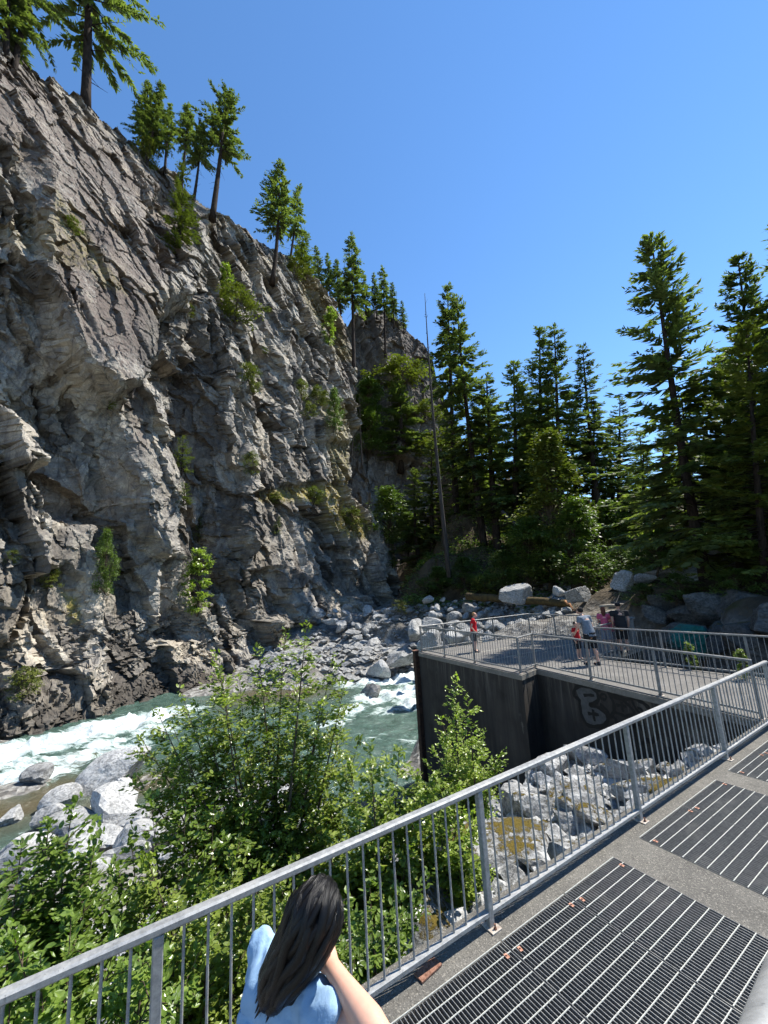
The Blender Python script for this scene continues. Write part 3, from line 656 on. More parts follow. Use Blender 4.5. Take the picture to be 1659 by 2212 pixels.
for t0, t1 in ((-2.06, 1.62), (2.13, 4.19), (4.61, 6.61)):             # pits below the grates
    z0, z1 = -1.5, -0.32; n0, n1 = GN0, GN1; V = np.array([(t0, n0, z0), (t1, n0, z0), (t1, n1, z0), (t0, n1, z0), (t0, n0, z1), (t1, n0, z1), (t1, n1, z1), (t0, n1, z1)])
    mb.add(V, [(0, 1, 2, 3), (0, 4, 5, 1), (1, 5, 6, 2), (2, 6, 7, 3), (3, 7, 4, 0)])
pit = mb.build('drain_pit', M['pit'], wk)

BAR_L = GN1 - GN0 - 0.01
_bb = MB(); _bb.box((0, 0, 0), (0.0048, BAR_L, 0.032)); BEAR = _bb.mesh('bearing_bar'); BEAR.materials.append(M['galv_dark'])
def grate(t0, t1, label, ragged=False):
    e = empty('floor_grate', TN(t0, GN0, 0.0), ROTT); tag(e, label, 'grate', 'steel grates in the walkway')
    w = t1 - t0; n = int(round(w / 0.031)); rods = {}
    for i in range(n + 1):
        o = obj('bearing_bar', BEAR, None, e, loc=(i * w / n, BAR_L / 2 + 0.005, -0.012))
    mbr = MB(); mbr.tube([(0, 0, 0), (w, 0, 0)], 0.0042, 6); rm = mbr.mesh('cross_rod'); rm.materials.append(M['rodpale'])
    k = int(BAR_L / 0.102)
    for j in range(k + 1): obj('cross_rod', rm, None, e, loc=(0, 0.03 + j * 0.102, 0.004))
    mc = MB(); mc.bevbox((0, 0, 0), (0.045, 0.028, 0.006), 0.001); mc.tube([(0, 0, 0.002), (0, 0, 0.012)], 0.007, 6); cm = mc.mesh('saddle_clip'); cm.materials.append(M['clip'])
    for x, y in ((0.05, BAR_L - 0.12), (w - 0.06, BAR_L - 0.10), (0.06, 0.62), (w - 0.07, 0.55)): obj('saddle_clip', cm, None, e, loc=(x, y, 0.009), rot=(0, 0, 1.57 + rnd.uniform(-.15, .15)))
    return e
M['rodpale'] = mat_simple('cross_rod_zinc', (0.34, 0.34, 0.30), (0.52, 0.51, 0.45), 60, 0.55, 0.2, 0.4)
for (a, b), lb in zip(GR1, ('steel floor grate behind the woman, mostly out of the picture', 'nearest steel floor grate beside the loose rusty plate', 'steel floor grate just right of the second railing post', 'steel floor grate next to the wide concrete gap')): grate(a, b, lb)
for (a, b), lb in zip(GR2, ('steel floor grate beyond the concrete gap, on its near side', 'steel floor grate beside the third railing post')): grate(a, b, lb)
for (a, b), lb in zip(GR3, ('small corner of steel grate at the right edge of the picture', 'far steel grate of the walkway near the platform')): grate(a, b, lb)
# loose rusty plate and small debris
pl = MB(); pl.bevbox((0, 0, 0), (0.21, 0.09, 0.014), 0.002); pl.tube([(0.02, 0, 0.004), (0.02, 0, 0.010)], 0.013, 8)
p = onz(925, 2098, 0.0); tag(pl.build('rusty_plate', M['rust'], loc=(p[0], p[1], 0.011), rot=(0, 0, ROTT + 0.12)), 'loose rusty steel plate lying on the walkway by the railing', 'plate')
pb = MB(); pb.tube([(0, 0, 0), (0, 0, 0.03)], [0.014, 0.012], 6); pb.tube([(0, 0, 0.03), (0.0, 0, 0.045)], [0.02, 0.02], 6)
for i, (x, y, lb) in enumerate(((1293, 1811, 'rusty bolt stub in the concrete gap left of the far grates'), (1484, 1675, 'rusty bolt stub by the third railing post'))):
    p = onz(x, y + 4, 0); tag(pb.build('bolt_stub', M['rust'], loc=p), lb, 'bolt')

RAILH = 1.07
def railing(name, label, pts, posts, group=None, first_post=True, last_post=True, thick=1.0, mat='galv', base=0.0, bay=None, plate=True, nb=0.128):
    """a welded guardrail along world points pts[(x,y)], posts = list of lists of fractions per segment"""
    e = empty(name, (pts[0][0], pts[0][1], base)); tag(e, label, 'railing', group)
    org = np.array([pts[0][0], pts[0][1], base]); mt = M[mat]
    cyl = MB(); cyl.tube([(0, 0, 0.125), (0, 0, RAILH - 0.045)], 0.0085 * thick, 8, False); bal = cyl.mesh('baluster', True); bal.materials.append(mt)
    ps = MB(); ps.bevbox((0, 0, (RAILH - 0.05) / 2), (0.054 * thick, 0.054 * thick, RAILH - 0.05), 0.005); pm = ps.mesh('post'); pm.materials.append(mt)
    bp = MB(); bp.bevbox((0, 0, 0.006), (0.16, 0.11, 0.012), 0.002); bpm = bp.mesh('base_plate'); bpm.materials.append(M['ledge_plate'])
    bt = MB(); bt.tube([(0, 0, 0.01), (0, 0, 0.022)], 0.014, 6); bt.tube([(0, 0, 0.022), (0, 0, 0.05)], 0.008, 6); btm = bt.mesh('anchor_bolt'); btm.materials.append(M['rust'])
    for si in range(len(pts) - 1):
        a = np.array(pts[si]); b = np.array(pts[si + 1]); d = b - a; L = np.linalg.norm(d); ang = math.atan2(d[1], d[0]); u = d / L
        # top rail: rounded rectangular tube, bottom rail: flat bar tube
        for nm, zc, wy, wz in (('top_rail', RAILH - 0.024, 0.066, 0.048), ('bottom_rail', 0.105, 0.052, 0.040)):
            m = MB(); ex = 0.03 if nm == 'top_rail' else -0.02
            m.bevbox((L / 2, 0, 0), (L + 2 * ex, wy * thick, wz * thick), 0.011 if nm == 'top_rail' else 0.006)
            o = m.build(nm, mt, e, loc=(a[0] - org[0], a[1] - org[1], zc), rot=(0, 0, ang))
        fr = posts[si]
        for j, f in enumerate(fr):
            q = a + d * f; o = obj('post', pm, None, e, loc=(q[0] - org[0], q[1] - org[1], 0), rot=(0, 0, ang))
            if plate:
                obj('base_plate', bpm, None, o, loc=(0, 0, 0), rot=(0, 0, 1.5708))
                for sx in (-1, 1): obj('anchor_bolt', btm, None, o, loc=(0, 0.055 * sx, 0))
        edges = sorted(set([0.0, 1.0] + list(fr)))
        for f0, f1 in zip(edges[:-1], edges[1:]):
            l = (f1 - f0) * L; n = max(1, int(round(l / nb)))
            for i in range(1, n):
                q = a + d * (f0 + (f1 - f0) * i / n); obj('baluster', bal, None, e, loc=(q[0] - org[0], q[1] - org[1], 0))
    return e
M['ledge_plate'] = mat_simple('worn_plate', (0.26, 0.20, 0.16), (0.46, 0.42, 0.36), 25, 0.8)
tn2 = lambda t, n: tuple(TN(t, n)[:2])
L0 = -4.94; L1 = 7.45
railing('guardrail', 'galvanised guardrail along the walkway in the foreground, in front of the bushes', [tn2(L0, 0.02), tn2(L1, 0.02)], [[(t - L0) / (L1 - L0) for t in (-4.9, -2.47, 0.0, 2.47, 5.03, 7.4)]])
PF_A = onz(911, 1408, 0)[:2]; PF_B = onz(1125, 1455, 0)[:2]; PF_C = onz(1157, 1442, 0)[:2]; PF_D = tn2(7.45, 0.25)
BK = onz(1146, 1372, 0)[:2]; BK2 = tn2(14.45, 5.9); IN0 = onz(1287, 1424, 0)[:2]; IN1 = tn2(11.05, -0.4); INE = tn2(14.3, 5.75)
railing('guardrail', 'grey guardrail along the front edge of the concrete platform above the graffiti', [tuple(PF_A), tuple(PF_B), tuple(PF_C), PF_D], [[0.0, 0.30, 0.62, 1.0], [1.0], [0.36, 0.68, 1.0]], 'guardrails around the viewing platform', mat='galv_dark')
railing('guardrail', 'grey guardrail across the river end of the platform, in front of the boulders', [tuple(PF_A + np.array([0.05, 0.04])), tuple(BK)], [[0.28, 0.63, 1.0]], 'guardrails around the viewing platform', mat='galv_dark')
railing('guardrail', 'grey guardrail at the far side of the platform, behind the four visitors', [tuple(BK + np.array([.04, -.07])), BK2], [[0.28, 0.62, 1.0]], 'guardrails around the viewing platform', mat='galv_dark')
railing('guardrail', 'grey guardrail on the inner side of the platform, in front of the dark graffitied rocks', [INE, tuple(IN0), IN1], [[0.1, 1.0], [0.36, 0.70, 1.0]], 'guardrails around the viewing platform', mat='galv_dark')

# platform: deck + walls, L-shaped
def prism(mb, poly, z0, z1):
    n = len(poly); V = [(x, y, z0) for x, y in poly] + [(x, y, z1) for x, y in poly]; c0 = len(V)
    F = [(i, (i + 1) % n, n + (i + 1) % n, n + i) for i in range(n)]
    mb.add(V, F)
    import mathutils.geometry as mg
    tri = mg.tessellate_polygon([[Vector((x, y, 0)) for x, y in poly]])
    for z in (0, 1):
        mb.add([(x, y, z1 if z else z0) for x, y in poly], [list(t) for t in tri])
def off(p, dt, dn): return tuple(np.array(p) + T2 * dt + N2 * dn)
def wpoly(k):    # outline of the platform, k = outwards margin
    return [off(PF_A, -.10 - k, .10 + k), off(PF_B, -.10 - k, -.10 - k), off(PF_C, -.10 - k, -.10 - k), off(PF_D, -.10 - k, -.02), off(IN1, .12 + k, -.1), off(IN0, .12 + k, -.12 - k), off(INE, .15 + k, -.12 - k), off(BK, .12 + k, .10 + k)]
plat = empty('platform', (0, 0, 0)); tag(plat, 'dark stained concrete viewing platform with graffiti standing by the river', 'platform')
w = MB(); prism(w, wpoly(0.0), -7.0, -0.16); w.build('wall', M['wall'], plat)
w = MB(); prism(w, wpoly(0.045), -0.157, -0.012); w.build('deck_edge', M['ledge_dark'] if 'ledge_dark' in M else M['deck'], plat)
w = MB(); prism(w, wpoly(-0.02), -0.0115, 0.0); w.build('deck', M['deck'], plat)
# recessed steel corner channel on the river corner
w = MB(); c = np.array(off(PF_A, -.20, .16)); w.bevbox((c[0], c[1], -3.45), (0.20, 0.20, 7.0), 0.01, RT); w.build('corner_channel', M['rustdark'] if 'rustdark' in M else M['rust'], plat)
w = MB(); c = np.array(off(PF_A, -.20, .16)); w.bevbox((c[0], c[1], 0.06), (0.24, 0.24, 0.03), 0.004, RT); w.build('rusty_cap', M['rust'], plat)
# expansion strip lines on deck
for f in (0.35, 0.62):
    a = np.array(off(PF_A, 0, 0)) * (1 - f) + PF_B * f; b = BK * (1 - f) + np.array(BK2) * f
    m = MB(); d = b - a; L = np.linalg.norm(d); m.box((L / 2, 0, 0), (L * .96, 0.05, 0.003)); m.build('joint_strip', M['ledge'], plat, loc=(a[0], a[1], 0.0055), rot=(0, 0, math.atan2(d[1], d[0])))
# graffiti: flat paint strokes lying on the walkway-side wall
def ribbon(pts, wid, zoff, frame, closed=False, sub=8):
    p = np.array(pts, dtype=float); n = len(p); out = []
    rng = range(n if closed else n - 1)
    for i in rng:
        p0 = p[(i - 1) % n] if closed or i > 0 else p[i]; p1 = p[i]; p2 = p[(i + 1) % n]; p3 = p[(i + 2) % n] if closed or i + 2 < n else p2
        for k in range(sub):
            t = k / sub; out.append(0.5 * ((2 * p1) + (-p0 + p2) * t + (2 * p0 - 5 * p1 + 4 * p2 - p3) * t * t + (-p0 + 3 * p1 - 3 * p2 + p3) * t ** 3))
    if not closed: out.append(p[-1])
    q = np.array(out); m = len(q); V = []; F = []
    for i in range(m):
        d = q[(i + 1) % m] - q[i - 1] if closed or 0 < i < m - 1 else (q[min(i + 1, m - 1)] - q[max(i - 1, 0)]); d = d / (np.linalg.norm(d) + 1e-9); nn = np.array([-d[1], d[0]])
        ww = wid * (1 + 0.18 * math.sin(i * 0.7)) / 2
        V += [q[i] + nn * ww, q[i] - nn * ww]
    for i in range(m if closed else m - 1):
        j = (i + 1) % m; F.append((2 * i, 2 * i + 1, 2 * j + 1, 2 * j))
    return V, F
wa = np.array(off(PF_C, -.10, -.10)); wb = np.array(off(PF_D, -.10, -.02)); wd = wb - wa; wL = np.linalg.norm(wd); wd /= wL; wnrm = np.array([wd[1], -wd[0]])
if wnrm @ (-wa) < 0: wnrm = -wnrm
def wall_uv(px, py):       # photograph point -> (along wall, z) on that wall plane
    d = ray(px, py); r = ((wa - CAM[:2]) @ wnrm) / (d[:2] @ wnrm); p = CAM + d * r; return float((p[:2] - wa) @ wd), float(p[2])
def zg(x, y): return wall_uv(1207 + x * 0.1984, 1453.8 + y * 0.1984)   # from the enlarged crop
STR = [([(215, 280), (170, 250), (175, 180), (230, 140), (330, 150), (410, 200), (435, 270), (410, 320), (340, 345), (440, 380), (520, 450), (535, 520), (490, 570), (400, 585), (310, 560), (255, 470), (235, 380), (225, 300)], 34, True),
       ([(272, 243), (330, 240), (388, 245)], 26, False), ([(318, 440), (370, 445), (438, 455)], 28, False), ([(375, 395), (378, 450), (395, 525)], 26, False),
       ([(420, 190), (480, 165), (540, 180), (560, 240), (640, 250), (720, 290), (800, 270), (880, 300), (960, 360), (1010, 430), (1060, 520), (1080, 640), (1030, 740), (960, 730)], 34, False),
       ([(470, 290), (460, 240), (500, 230), (520, 270), (490, 295), (485, 265)], 18, False), ([(560, 240), (600, 330), (600, 420), (560, 480), (520, 400), (450, 340)], 32, False),
       ([(600, 260), (700, 300), (790, 380), (820, 440), (740, 470), (680, 450), (600, 420)], 26, False), ([(630, 350), (680, 350), (740, 365)], 24, False), ([(685, 310), (690, 360), (705, 425)], 22, False),
       ([(580, 470), (620, 500), (660, 640), (720, 720), (780, 640), (860, 560), (930, 640), (935, 760), (870, 740), (820, 560)], 28, False), ([(860, 380), (900, 390), (905, 420)], 20, False), ([(800, 300), (840, 380), (900, 470), (940, 620)], 22, False)]
mb = MB(); UW = abs(zg(500, 300)[0] - zg(400, 300)[0]) / 100
lay = 0
for pts, wd_, cl in STR:
    uv = [zg(*p) for p in pts]; V, F = ribbon(uv, wd_ * UW, 0, None, cl); lay += 1
    V3 = [(wa[0] + wd[0] * u + wnrm[0] * (0.004 + lay * .0006), wa[1] + wd[1] * u + wnrm[1] * (0.004 + lay * .0006), z) for u, z in V]; mb.add(V3, F)
gr = mb.build('graffiti', M['paint'], plat); gr['label'] = 'black bubble letter graffiti starting with a B, with plus and minus signs'; gr['kind'] = 'stuff'
fill = [zg(*p) for p in [(215, 260), (190, 190), (240, 160), (330, 165), (400, 210), (420, 270), (370, 340), (450, 400), (520, 470), (510, 540), (400, 570), (310, 545), (255, 450)]]
import mathutils.geometry as mg
mb = MB(); tri = mg.tessellate_polygon([[Vector((u, z, 0)) for u, z in fill]]); mb.add([(wa[0] + wd[0] * u + wnrm[0] * .002, wa[1] + wd[1] * u + wnrm[1] * .002, z) for u, z in fill], [list(t) for t in tri]); mb.build('graffiti_fill', M['paint_grey'], plat)

# stair handrail beside the photographer, cut by the lower right corner of the picture
hr = empty('handrail', (0, 0, 0)); tag(hr, 'blurred pale galvanised handrail end in the bottom right corner of the picture', 'handrail')
d1 = ray(1726, 2115); d2 = ray(1684, 2270); h1 = CAM + d1 * 0.62; h2 = CAM + d2 * 0.52; dd = (h2 - h1) / np.linalg.norm(h2 - h1)
m = MB(); m.tube([h1 - dd * 0.25 + np.array([.12, 0, .02]), h1 - dd * 0.05, h1, (h1 + h2) / 2, h2, h2 + dd * 0.35], 0.020, 20); m.build('rail_tube', M['galv_pale'] if 'galv_pale' in M else M['galv'], hr, smooth=True)
f = h2 + dd * 0.3; m = MB(); m.tube([f, (f[0], f[1], 0.0)], 0.02, 12); m.build('post', M['galv'], hr, smooth=True)

# ------------------------------------------------------------------ boulders
def rock_mesh(name, seed, sub=3, flat=0.75, planes=10, rough=0.035):
    r = random.Random(seed); import bmesh
    bm = bmesh.new(); bmesh.ops.create_icosphere(bm, subdivisions=sub, radius=1.0); V = np.array([v.co[:] for v in bm.verts]); F = np.array([[v.index for v in f.verts] for f in bm.faces]); bm.free()
    n = []; d = []
    for i in range(planes):
        a = np.array([r.gauss(0, 1), r.gauss(0, 1), r.gauss(0, 1)]); n.append(a / np.linalg.norm(a)); d.append(r.uniform(0.5, 0.98))
    n = np.array(n); d = np.array(d); dirs = V / np.linalg.norm(V, axis=1, keepdims=True)
    k = dirs @ n.T; rr = np.min(np.where(k > 0.05, d[None, :] / np.maximum(k, 0.05), 9), axis=1); rr = np.minimum(rr, 1.25)
    V = dirs * rr[:, None]
    V = V * (1 + rough * fbm(V * 2.3 + seed, 4, seed)[:, None]); V += dirs * 0.03 * fbm(V * 6 + seed, 3, seed + 5)[:, None]
    V = V * np.array([1.0, r.uniform(.7, .95), flat])
    return newmesh(name, V, F, False)
ROCKS = {}
def rock_variant(mat, i, sub=3):
    k = (mat, i, sub)
    if k not in ROCKS:
        me = rock_mesh('boulder', 100 + i * 7 + len(mat), sub, [0.7, 0.8, 0.6, 0.85, 0.75, 0.65, 0.9, 0.55][i % 8]); me.materials.append(M[mat]); ROCKS[k] = me
    return ROCKS[k]
nrock = [0]
def boulder(pos, size, mat, label, group=None, var=None, sub=3, rot=None, sink=0.3, sc3=None, name='boulder'):
    nrock[0] += 1; i = nrock[0]
    me = rock_variant(mat, (i if var is None else var) % 8, sub)
    s = sc3 if sc3 is not None else (size * rnd.uniform(.85, 1.2), size * rnd.uniform(.8, 1.1), size * rnd.uniform(.75, 1.1))
    o = obj(name, me, None, loc=(pos[0], pos[1], pos[2] + s[2] * (0.6 - sink)), rot=rot or (rnd.uniform(-.5, .5), rnd.uniform(-.5, .5), rnd.uniform(0, 6.28)), scale=s)
    vi = (i if var is None else var) % 8
    if group and name == 'boulder' and group != 'white boulders on the near bank': label = ('flat ' if vi in (2, 5, 7) else 'chunky ' if vi in (3, 6) else '') + label
    return tag(o, label, 'boulder', group)
def gb(px, py, z, size_px, mat, label, group=None, **k):
    """boulder whose foot is seen at (px, py) on height z; size given by its width in the photograph"""
    p = onz(px, py, z); dist = projn(p)[2]; return boulder(p, size_px * 0.5 / PF * dist * 1.05, mat, label, group, **k)
def db(px, py, dist, size_px, mat, label, group=None, **k):
    p = at(px, py, dist); w_ = projn(p)[2]; return boulder(p, size_px * 0.5 / PF * w_ * 1.05, mat, label, group, **k)
# named boulders
gb(245, 1692, -5.1, 118, 'rock_big', 'large wedge-shaped grey boulder with a bright top, standing in the shallows on the left', var=2, sub=4, sink=.05, rot=(.35, -.35, .6))
gb(78, 1692, -5.1, 62, 'rock', 'dark grey pointed boulder at the edge of the white rapids', var=5, sink=.1)
gb(125, 1742, -5.1, 75, 'rock', 'flat grey boulder lying in the brown shallows', var=7, sink=.3)
gb(272, 1700, -5.1, 40, 'rock_pale', 'small pale boulder beside the large wedge-shaped boulder', var=1, sink=.3)
gb(25, 1770, -5.0, 55, 'rock', 'half-sunk brownish boulder at the left edge of the shallows', var=4, sink=.45)
for i, (x, y, s) in enumerate(((95, 1775, 55), (175, 1800, 105), (240, 1775, 100), (130, 1790, 60), (215, 1835, 95), (285, 1800, 80), (320, 1840, 110), (60, 1845, 90), (15, 1880, 80), (150, 1870, 90), (265, 1880, 100), (355, 1880, 90), (400, 1850, 80), (440, 1810, 90), (520, 1790, 90), (600, 1770, 100), (470, 1870, 90), (560, 1840, 80), (640, 1830, 80), (380, 1790, 80), (330, 1920, 90), (430, 1930, 90), (200, 1920, 90), (90, 1930, 90), (690, 1780, 80), (545, 1900, 80), (640, 1735, 70), (560, 1735, 70), (470, 1760, 70))):
    q = onz(x, y, -4.6); gb(x, y, -4.75, s, 'rock_pale', 'white boulder glimpsed through the %s, %s' % ('left bush' if x < 200 else 'dark backlit bush' if x < 450 else 'tallest alder' if x < 600 else 'broad alder', 'lower down' if y > 1860 else 'higher up' if y < 1800 else 'halfway') if i > 6 else ['small pale boulder at the water edge', 'broad white boulder on the near bank left of the bushes', 'big rounded white boulder behind the bushes', 'pale boulder between two larger white ones', 'white boulder close behind the left bush', 'white boulder with a dark cleft behind the bushes', 'largest white boulder behind the bushes'][i] , 'white boulders on the near bank', sink=.25)
# rocks in the rapids
for x, y, s, lb in ((1150 * .5486 + 170, 1500, 60, 'flat brown rock breaking the rapids'), (850, 1462, 22, 'small dark rock in the far rapids'), (795, 1462, 18, 'tiny dark rock in the far rapids')):
    gb(x, y, -5.1, s, 'rock_dark', lb, sink=.45)
# talus between cliff and platform
gb(866, 1440, -4.3, 62, 'rock', 'big smooth dark grey boulder leaning against the platform corner', var=3, sub=4, sink=-.1, sc3=None)
gb(818, 1462, -4.9, 58, 'rock_pale', 'pale boulder at the far water edge below the big dark one', var=6, sink=.1)
gb(905, 1385, -2.4, 60, 'rock', 'tall grey boulder just behind the platform corner', var=0, sub=4, sink=0)
TL = ['pale grey angular boulder in the rock pile under the cliff', 'light grey block in the talus by the river', 'grey rubble block between cliff and platform']
k = 0
rt = random.Random(21)
for x in range(690, 930, 17):
    for y in range(1325, 1470, 13):
        xx, yy = x + rt.uniform(-8, 8), y + rt.uniform(-6, 6)
        if xx < 905 - (1470 - yy) * 1.6 or yy > 1462 and xx > 890: continue
        f = (yy - 1320) / 145.0; dist = 52 - 13.5 * f; s = rt.choice([11, 14, 18, 24, 30, 38]) * (0.7 + f * .5)
        db(xx, yy, dist, s, rt.choice(['rock', 'rock_pale', 'rock_pale']), '%s talus boulder %s, %s' % ('small' if s < 13 else 'large' if s > 24 else 'mid-sized', 'high under the cliff' if f < .33 else 'halfway down' if f < .66 else 'near the water', 'left of the big dark one' if xx < 800 else 'close to the big dark one' if xx < 850 else 'by the platform corner'), 'boulders heaped between the cliff and the platform', sink=.35); k += 1
# pile behind the platform
db(1117, 1312, 38, 62, 'rock_pale', 'big flat-faced white boulder standing above the platform railing', var=1, sub=4, sink=-.2)
db(1247, 1303, 34, 62, 'rock', 'dark veined boulder behind the fallen log end', var=4, sub=4, sink=-.1)
db(1352, 1278, 34, 66, 'rock', 'large grey boulder in front of the forest, right of the log', var=6, sub=4, sink=0)
db(1205, 1290, 37, 34, 'rock_pale', 'pale boulder left of the dark veined boulder', var=2, sink=0)
db(1392, 1262, 36, 36, 'rock_pale', 'bright boulder beside the large grey one below the forest', var=5, sink=0)
k = 0
for x in range(925, 1400, 27):
    for y in range(1300, 1412, 19):
        xx, yy = x + rt.uniform(-9, 9), y + rt.uniform(-7, 7); f = (yy - 1300) / 110.0
        if yy > 1405 - (xx - 925) * 0.075: continue
        dist = 46 - 19 * f; s = rt.choice([16, 22, 28, 36, 50]) * (0.6 + f * .6)
        db(xx, yy, dist, s, rt.choice(['rock', 'rock_pale', 'rock_pale']), '%s pale boulder %s, %s' % ('small' if s < 22 else 'large' if s > 38 else 'mid-sized', 'high in the pile behind the platform' if f < .35 else 'amid the pile behind the platform' if f < .7 else 'right behind the platform railing', 'left of the boy' if xx < 1010 else 'right of the boy' if xx < 1110 else 'near the railing corner' if xx < 1200 else 'left of the visitors' if xx < 1280 else 'behind the visitors'), 'boulders piled behind the platform', sink=.3); k += 1
# bright slabs near the right creek
for x, y, d, s, lb in ((1500, 1212, 44, 110, 'broad bright rock slab in the sun behind the big tree'), (1470, 1240, 40, 80, 'bright water-worn slab below the broad slab'), (1600, 1190, 48, 120, 'grey rock face behind the big tree'), (1425, 1248, 38, 60, 'sunlit block at the foot of the bright slabs')):
    p = at(x, y, d); u = d / PF * 1.1; boulder(p, 1, 'rock_pale', lb, sc3=(s * u * .5, s * u * .4, s * u * .2), sink=.2, sub=4)
# dark outcrop on the right, with teal paint
oc = []
for x, y, d, s, lb in ((1478, 1392, 21, 92, 'dark outcrop with teal paint behind the inner railing'), (1560, 1395, 20, 80, 'dark block right of the teal paint'), (1640, 1410, 18, 90, 'dark rock bank at the right edge of the picture'), (1420, 1345, 24, 60, 'dark boulder below the leaning driftwood'), (1640, 1325, 22, 84, 'moss-capped dark rock high on the right bank'), (1545, 1330, 23, 70, 'dark rock ledge under the big tree'), (1600, 1355, 21, 64, 'dark wedge of rock in the middle of the right bank'), (1505, 1335, 23, 60, 'dark stone above the teal paint'), (1450, 1310, 25, 54, 'shaded block left of the big tree roots'), (1590, 1300, 24, 66, 'shaded rock right of the big tree roots'), (1720, 1370, 18, 120, 'dark rock beyond the right edge of the picture')):
    p = at(x, y, d); u = d / PF * 1.15; o = boulder(p, 1, 'rock_dark2', lb, sc3=(s * u * .55, s * u * .45, s * u * .36), sink=.25, sub=4, name='rock_outcrop'); o['category'] = 'rock'; oc.append(o)
# riprap below the near railing
RL = ['mossy grey riprap rock below the near railing', 'angular riprap block between railing and platform wall', 'moss-patched block in the riprap slope']
named = {(1195, 1600): 'leaning pale slab at the foot of the graffiti wall', (1545, 1590): 'white boulder seen through the railing at the foot of the platform', (1075, 1850): 'large riprap boulder with a thick cap of golden moss', (930, 2010): 'mossy boulder nearest the woman, just below the railing', (1255, 1800): 'flat-topped grey riprap block behind the railing'}
for (x, y), lb in named.items():
    z = {1195: -3.0, 1545: -2.2, 1075: -1.7, 930: -1.35, 1255: -1.45}[x]; s = {1195: 75, 1545: 80, 1075: 190, 930: 170, 1255: 90}[x]
    gb(x, y + s * .2, z, s, 'rock_moss' if x in (1075, 930) else 'rock_moss2', lb, sub=4, sink=.05)
k = 0
for t in np.arange(-1.6, 7.3, 0.80):
    for n in np.arange(0.62, 6.4, 0.74):
        tt, nn = t + rt.uniform(-.22, .22), n + rt.uniform(-.22, .22)
        if tt > 7.2 - nn * 0.02 or (nn > 3 and tt < 1.5): continue
        p = TN(tt, nn); p[2] = gz(p[0], p[1]); s = rt.choice([.18, .24, .30, .37, .47]) * (1.0 if nn > 1 else .75)
        top = -0.12 if nn < 0.9 else 9
        if p[2] + s > top: p[2] = top - s
        boulder(p, s, rt.choice(['rock_moss2', 'rock_moss', 'rock_moss', 'rock_moss2']) if nn < 3.0 else rt.choice(['rock_moss2', 'rock']), '%s grey riprap block %s, %s' % ('small' if s < .23 else 'large' if s > .34 else 'mid-sized', 'just below the railing' if nn < 1.4 else 'halfway to the platform wall' if nn < 3.6 else 'near the platform wall', 'left of the second post' if tt < 0 else 'right of the second post' if tt < 2.47 else 'right of the third post' if tt < 5 else 'at the right end'), 'riprap rocks below the near railing', sink=.3, sub=3); k += 1
# pebbles and cobbles on banks: uncountable
def scatter_stones(name, label, region, n, smin, smax, mat, seed):
    r = np.random.RandomState(seed); base = np.array([(1, 0, 0), (-1, 0, 0), (0, 1, 0), (0, -1, 0), (0, 0, .8), (0, 0, -.8), (.62, .6, .45), (-.6, .62, -.4), (.6, -.62, .4), (-.62, -.6, .45)], dtype=float)
    F0 = np.array([(4, 6, 8), (4, 2, 6), (0, 8, 6), (4, 9, 2), (4, 8, 3), (4, 3, 9), (2, 9, 7), (1, 7, 9), (3, 1, 9), (2, 7, 6), (0, 6, 7), (8, 0, 3), (5, 7, 1), (5, 0, 7), (5, 3, 0), (5, 1, 3)])
    V = []; F = []
    P = region(r, n); Z = ground_z(P[:, 0], P[:, 1])
    for i in range(len(P)):
        s = smin + (smax - smin) * r.rand() ** 2.5; a = r.rand() * 6.28; ca, sa = math.cos(a), math.sin(a); b = base * (0.75 + 0.5 * r.rand(10, 1)) * s * np.array([1, .8, .65])
        b = b @ np.array([[ca, sa, 0], [-sa, ca, 0], [0, 0, 1]]); V.append(b + np.array([P[i, 0], P[i, 1], Z[i] + s * .25])); F.append(F0 + 10 * i)
    o = obj(name, newmesh(name, np.concatenate(V), np.concatenate(F), False), M[mat]); return tag(o, label, 'stones', kind='stuff')
def reg_far(r, n):
    xs = r.uniform(540, 1250, n); ys = r.uniform(1300, 1465, n); f = (ys - 1300) / 165; P = np.array([at(x, y, 50 - 15 * a) for x, y, a in zip(xs, ys, f)]); return P[:, :2]
scatter_stones('rubble', 'loose pale rubble strewn over the far bank and talus', reg_far, 2600, .12, .7, 'rock_pale', 5)
def reg_near(r, n):
    t = r.uniform(-9, 7.1, n); nn = r.uniform(.5, 9, n); return B2 + t[:, None] * T2 + nn[:, None] * N2
scatter_stones('cobbles', 'small loose stones on the near bank below the railing', reg_near, 3600, .06, .30, 'rock_moss2', 6)

def mat_teal():
    m = M['rock_dark2'].copy(); m.name = 'outcrop_with_teal_paint'; t = m.node_tree; b = t.nodes['Principled BSDF']; src = b.inputs['Base Color'].links[0].from_socket
    k = NT.__new__(NT); k.m = m; k.t = t; k.b = b; k._tc = None
    d = k.n('ShaderNodeVectorMath', operation='DISTANCE'); k.l(k.world(), d.inputs[0]); d.inputs[1].default_value = tuple(TEALP)
    f = k.math('ADD', d.outputs['Value'], k.math('MULTIPLY', k.math('SUBTRACT', k.noise(k.world(), 1.6, 5, .7), .5), 2.8)); mk = k.ramp(k.math('MULTIPLY', f, .5), [(.42, .85), (.62, 0.0)])
    k.l(k.mix(mk, src, k.mix(k.noise(k.world(), 3, 4, .7), (.004, .10, .085), (.02, .24, .20))), b.inputs['Base Color']); return m
TEALP = at(1490, 1362, 19.6)
o = oc[0]; o.data = o.data.copy(); o.data.materials.clear(); o.data.materials.append(mat_teal())

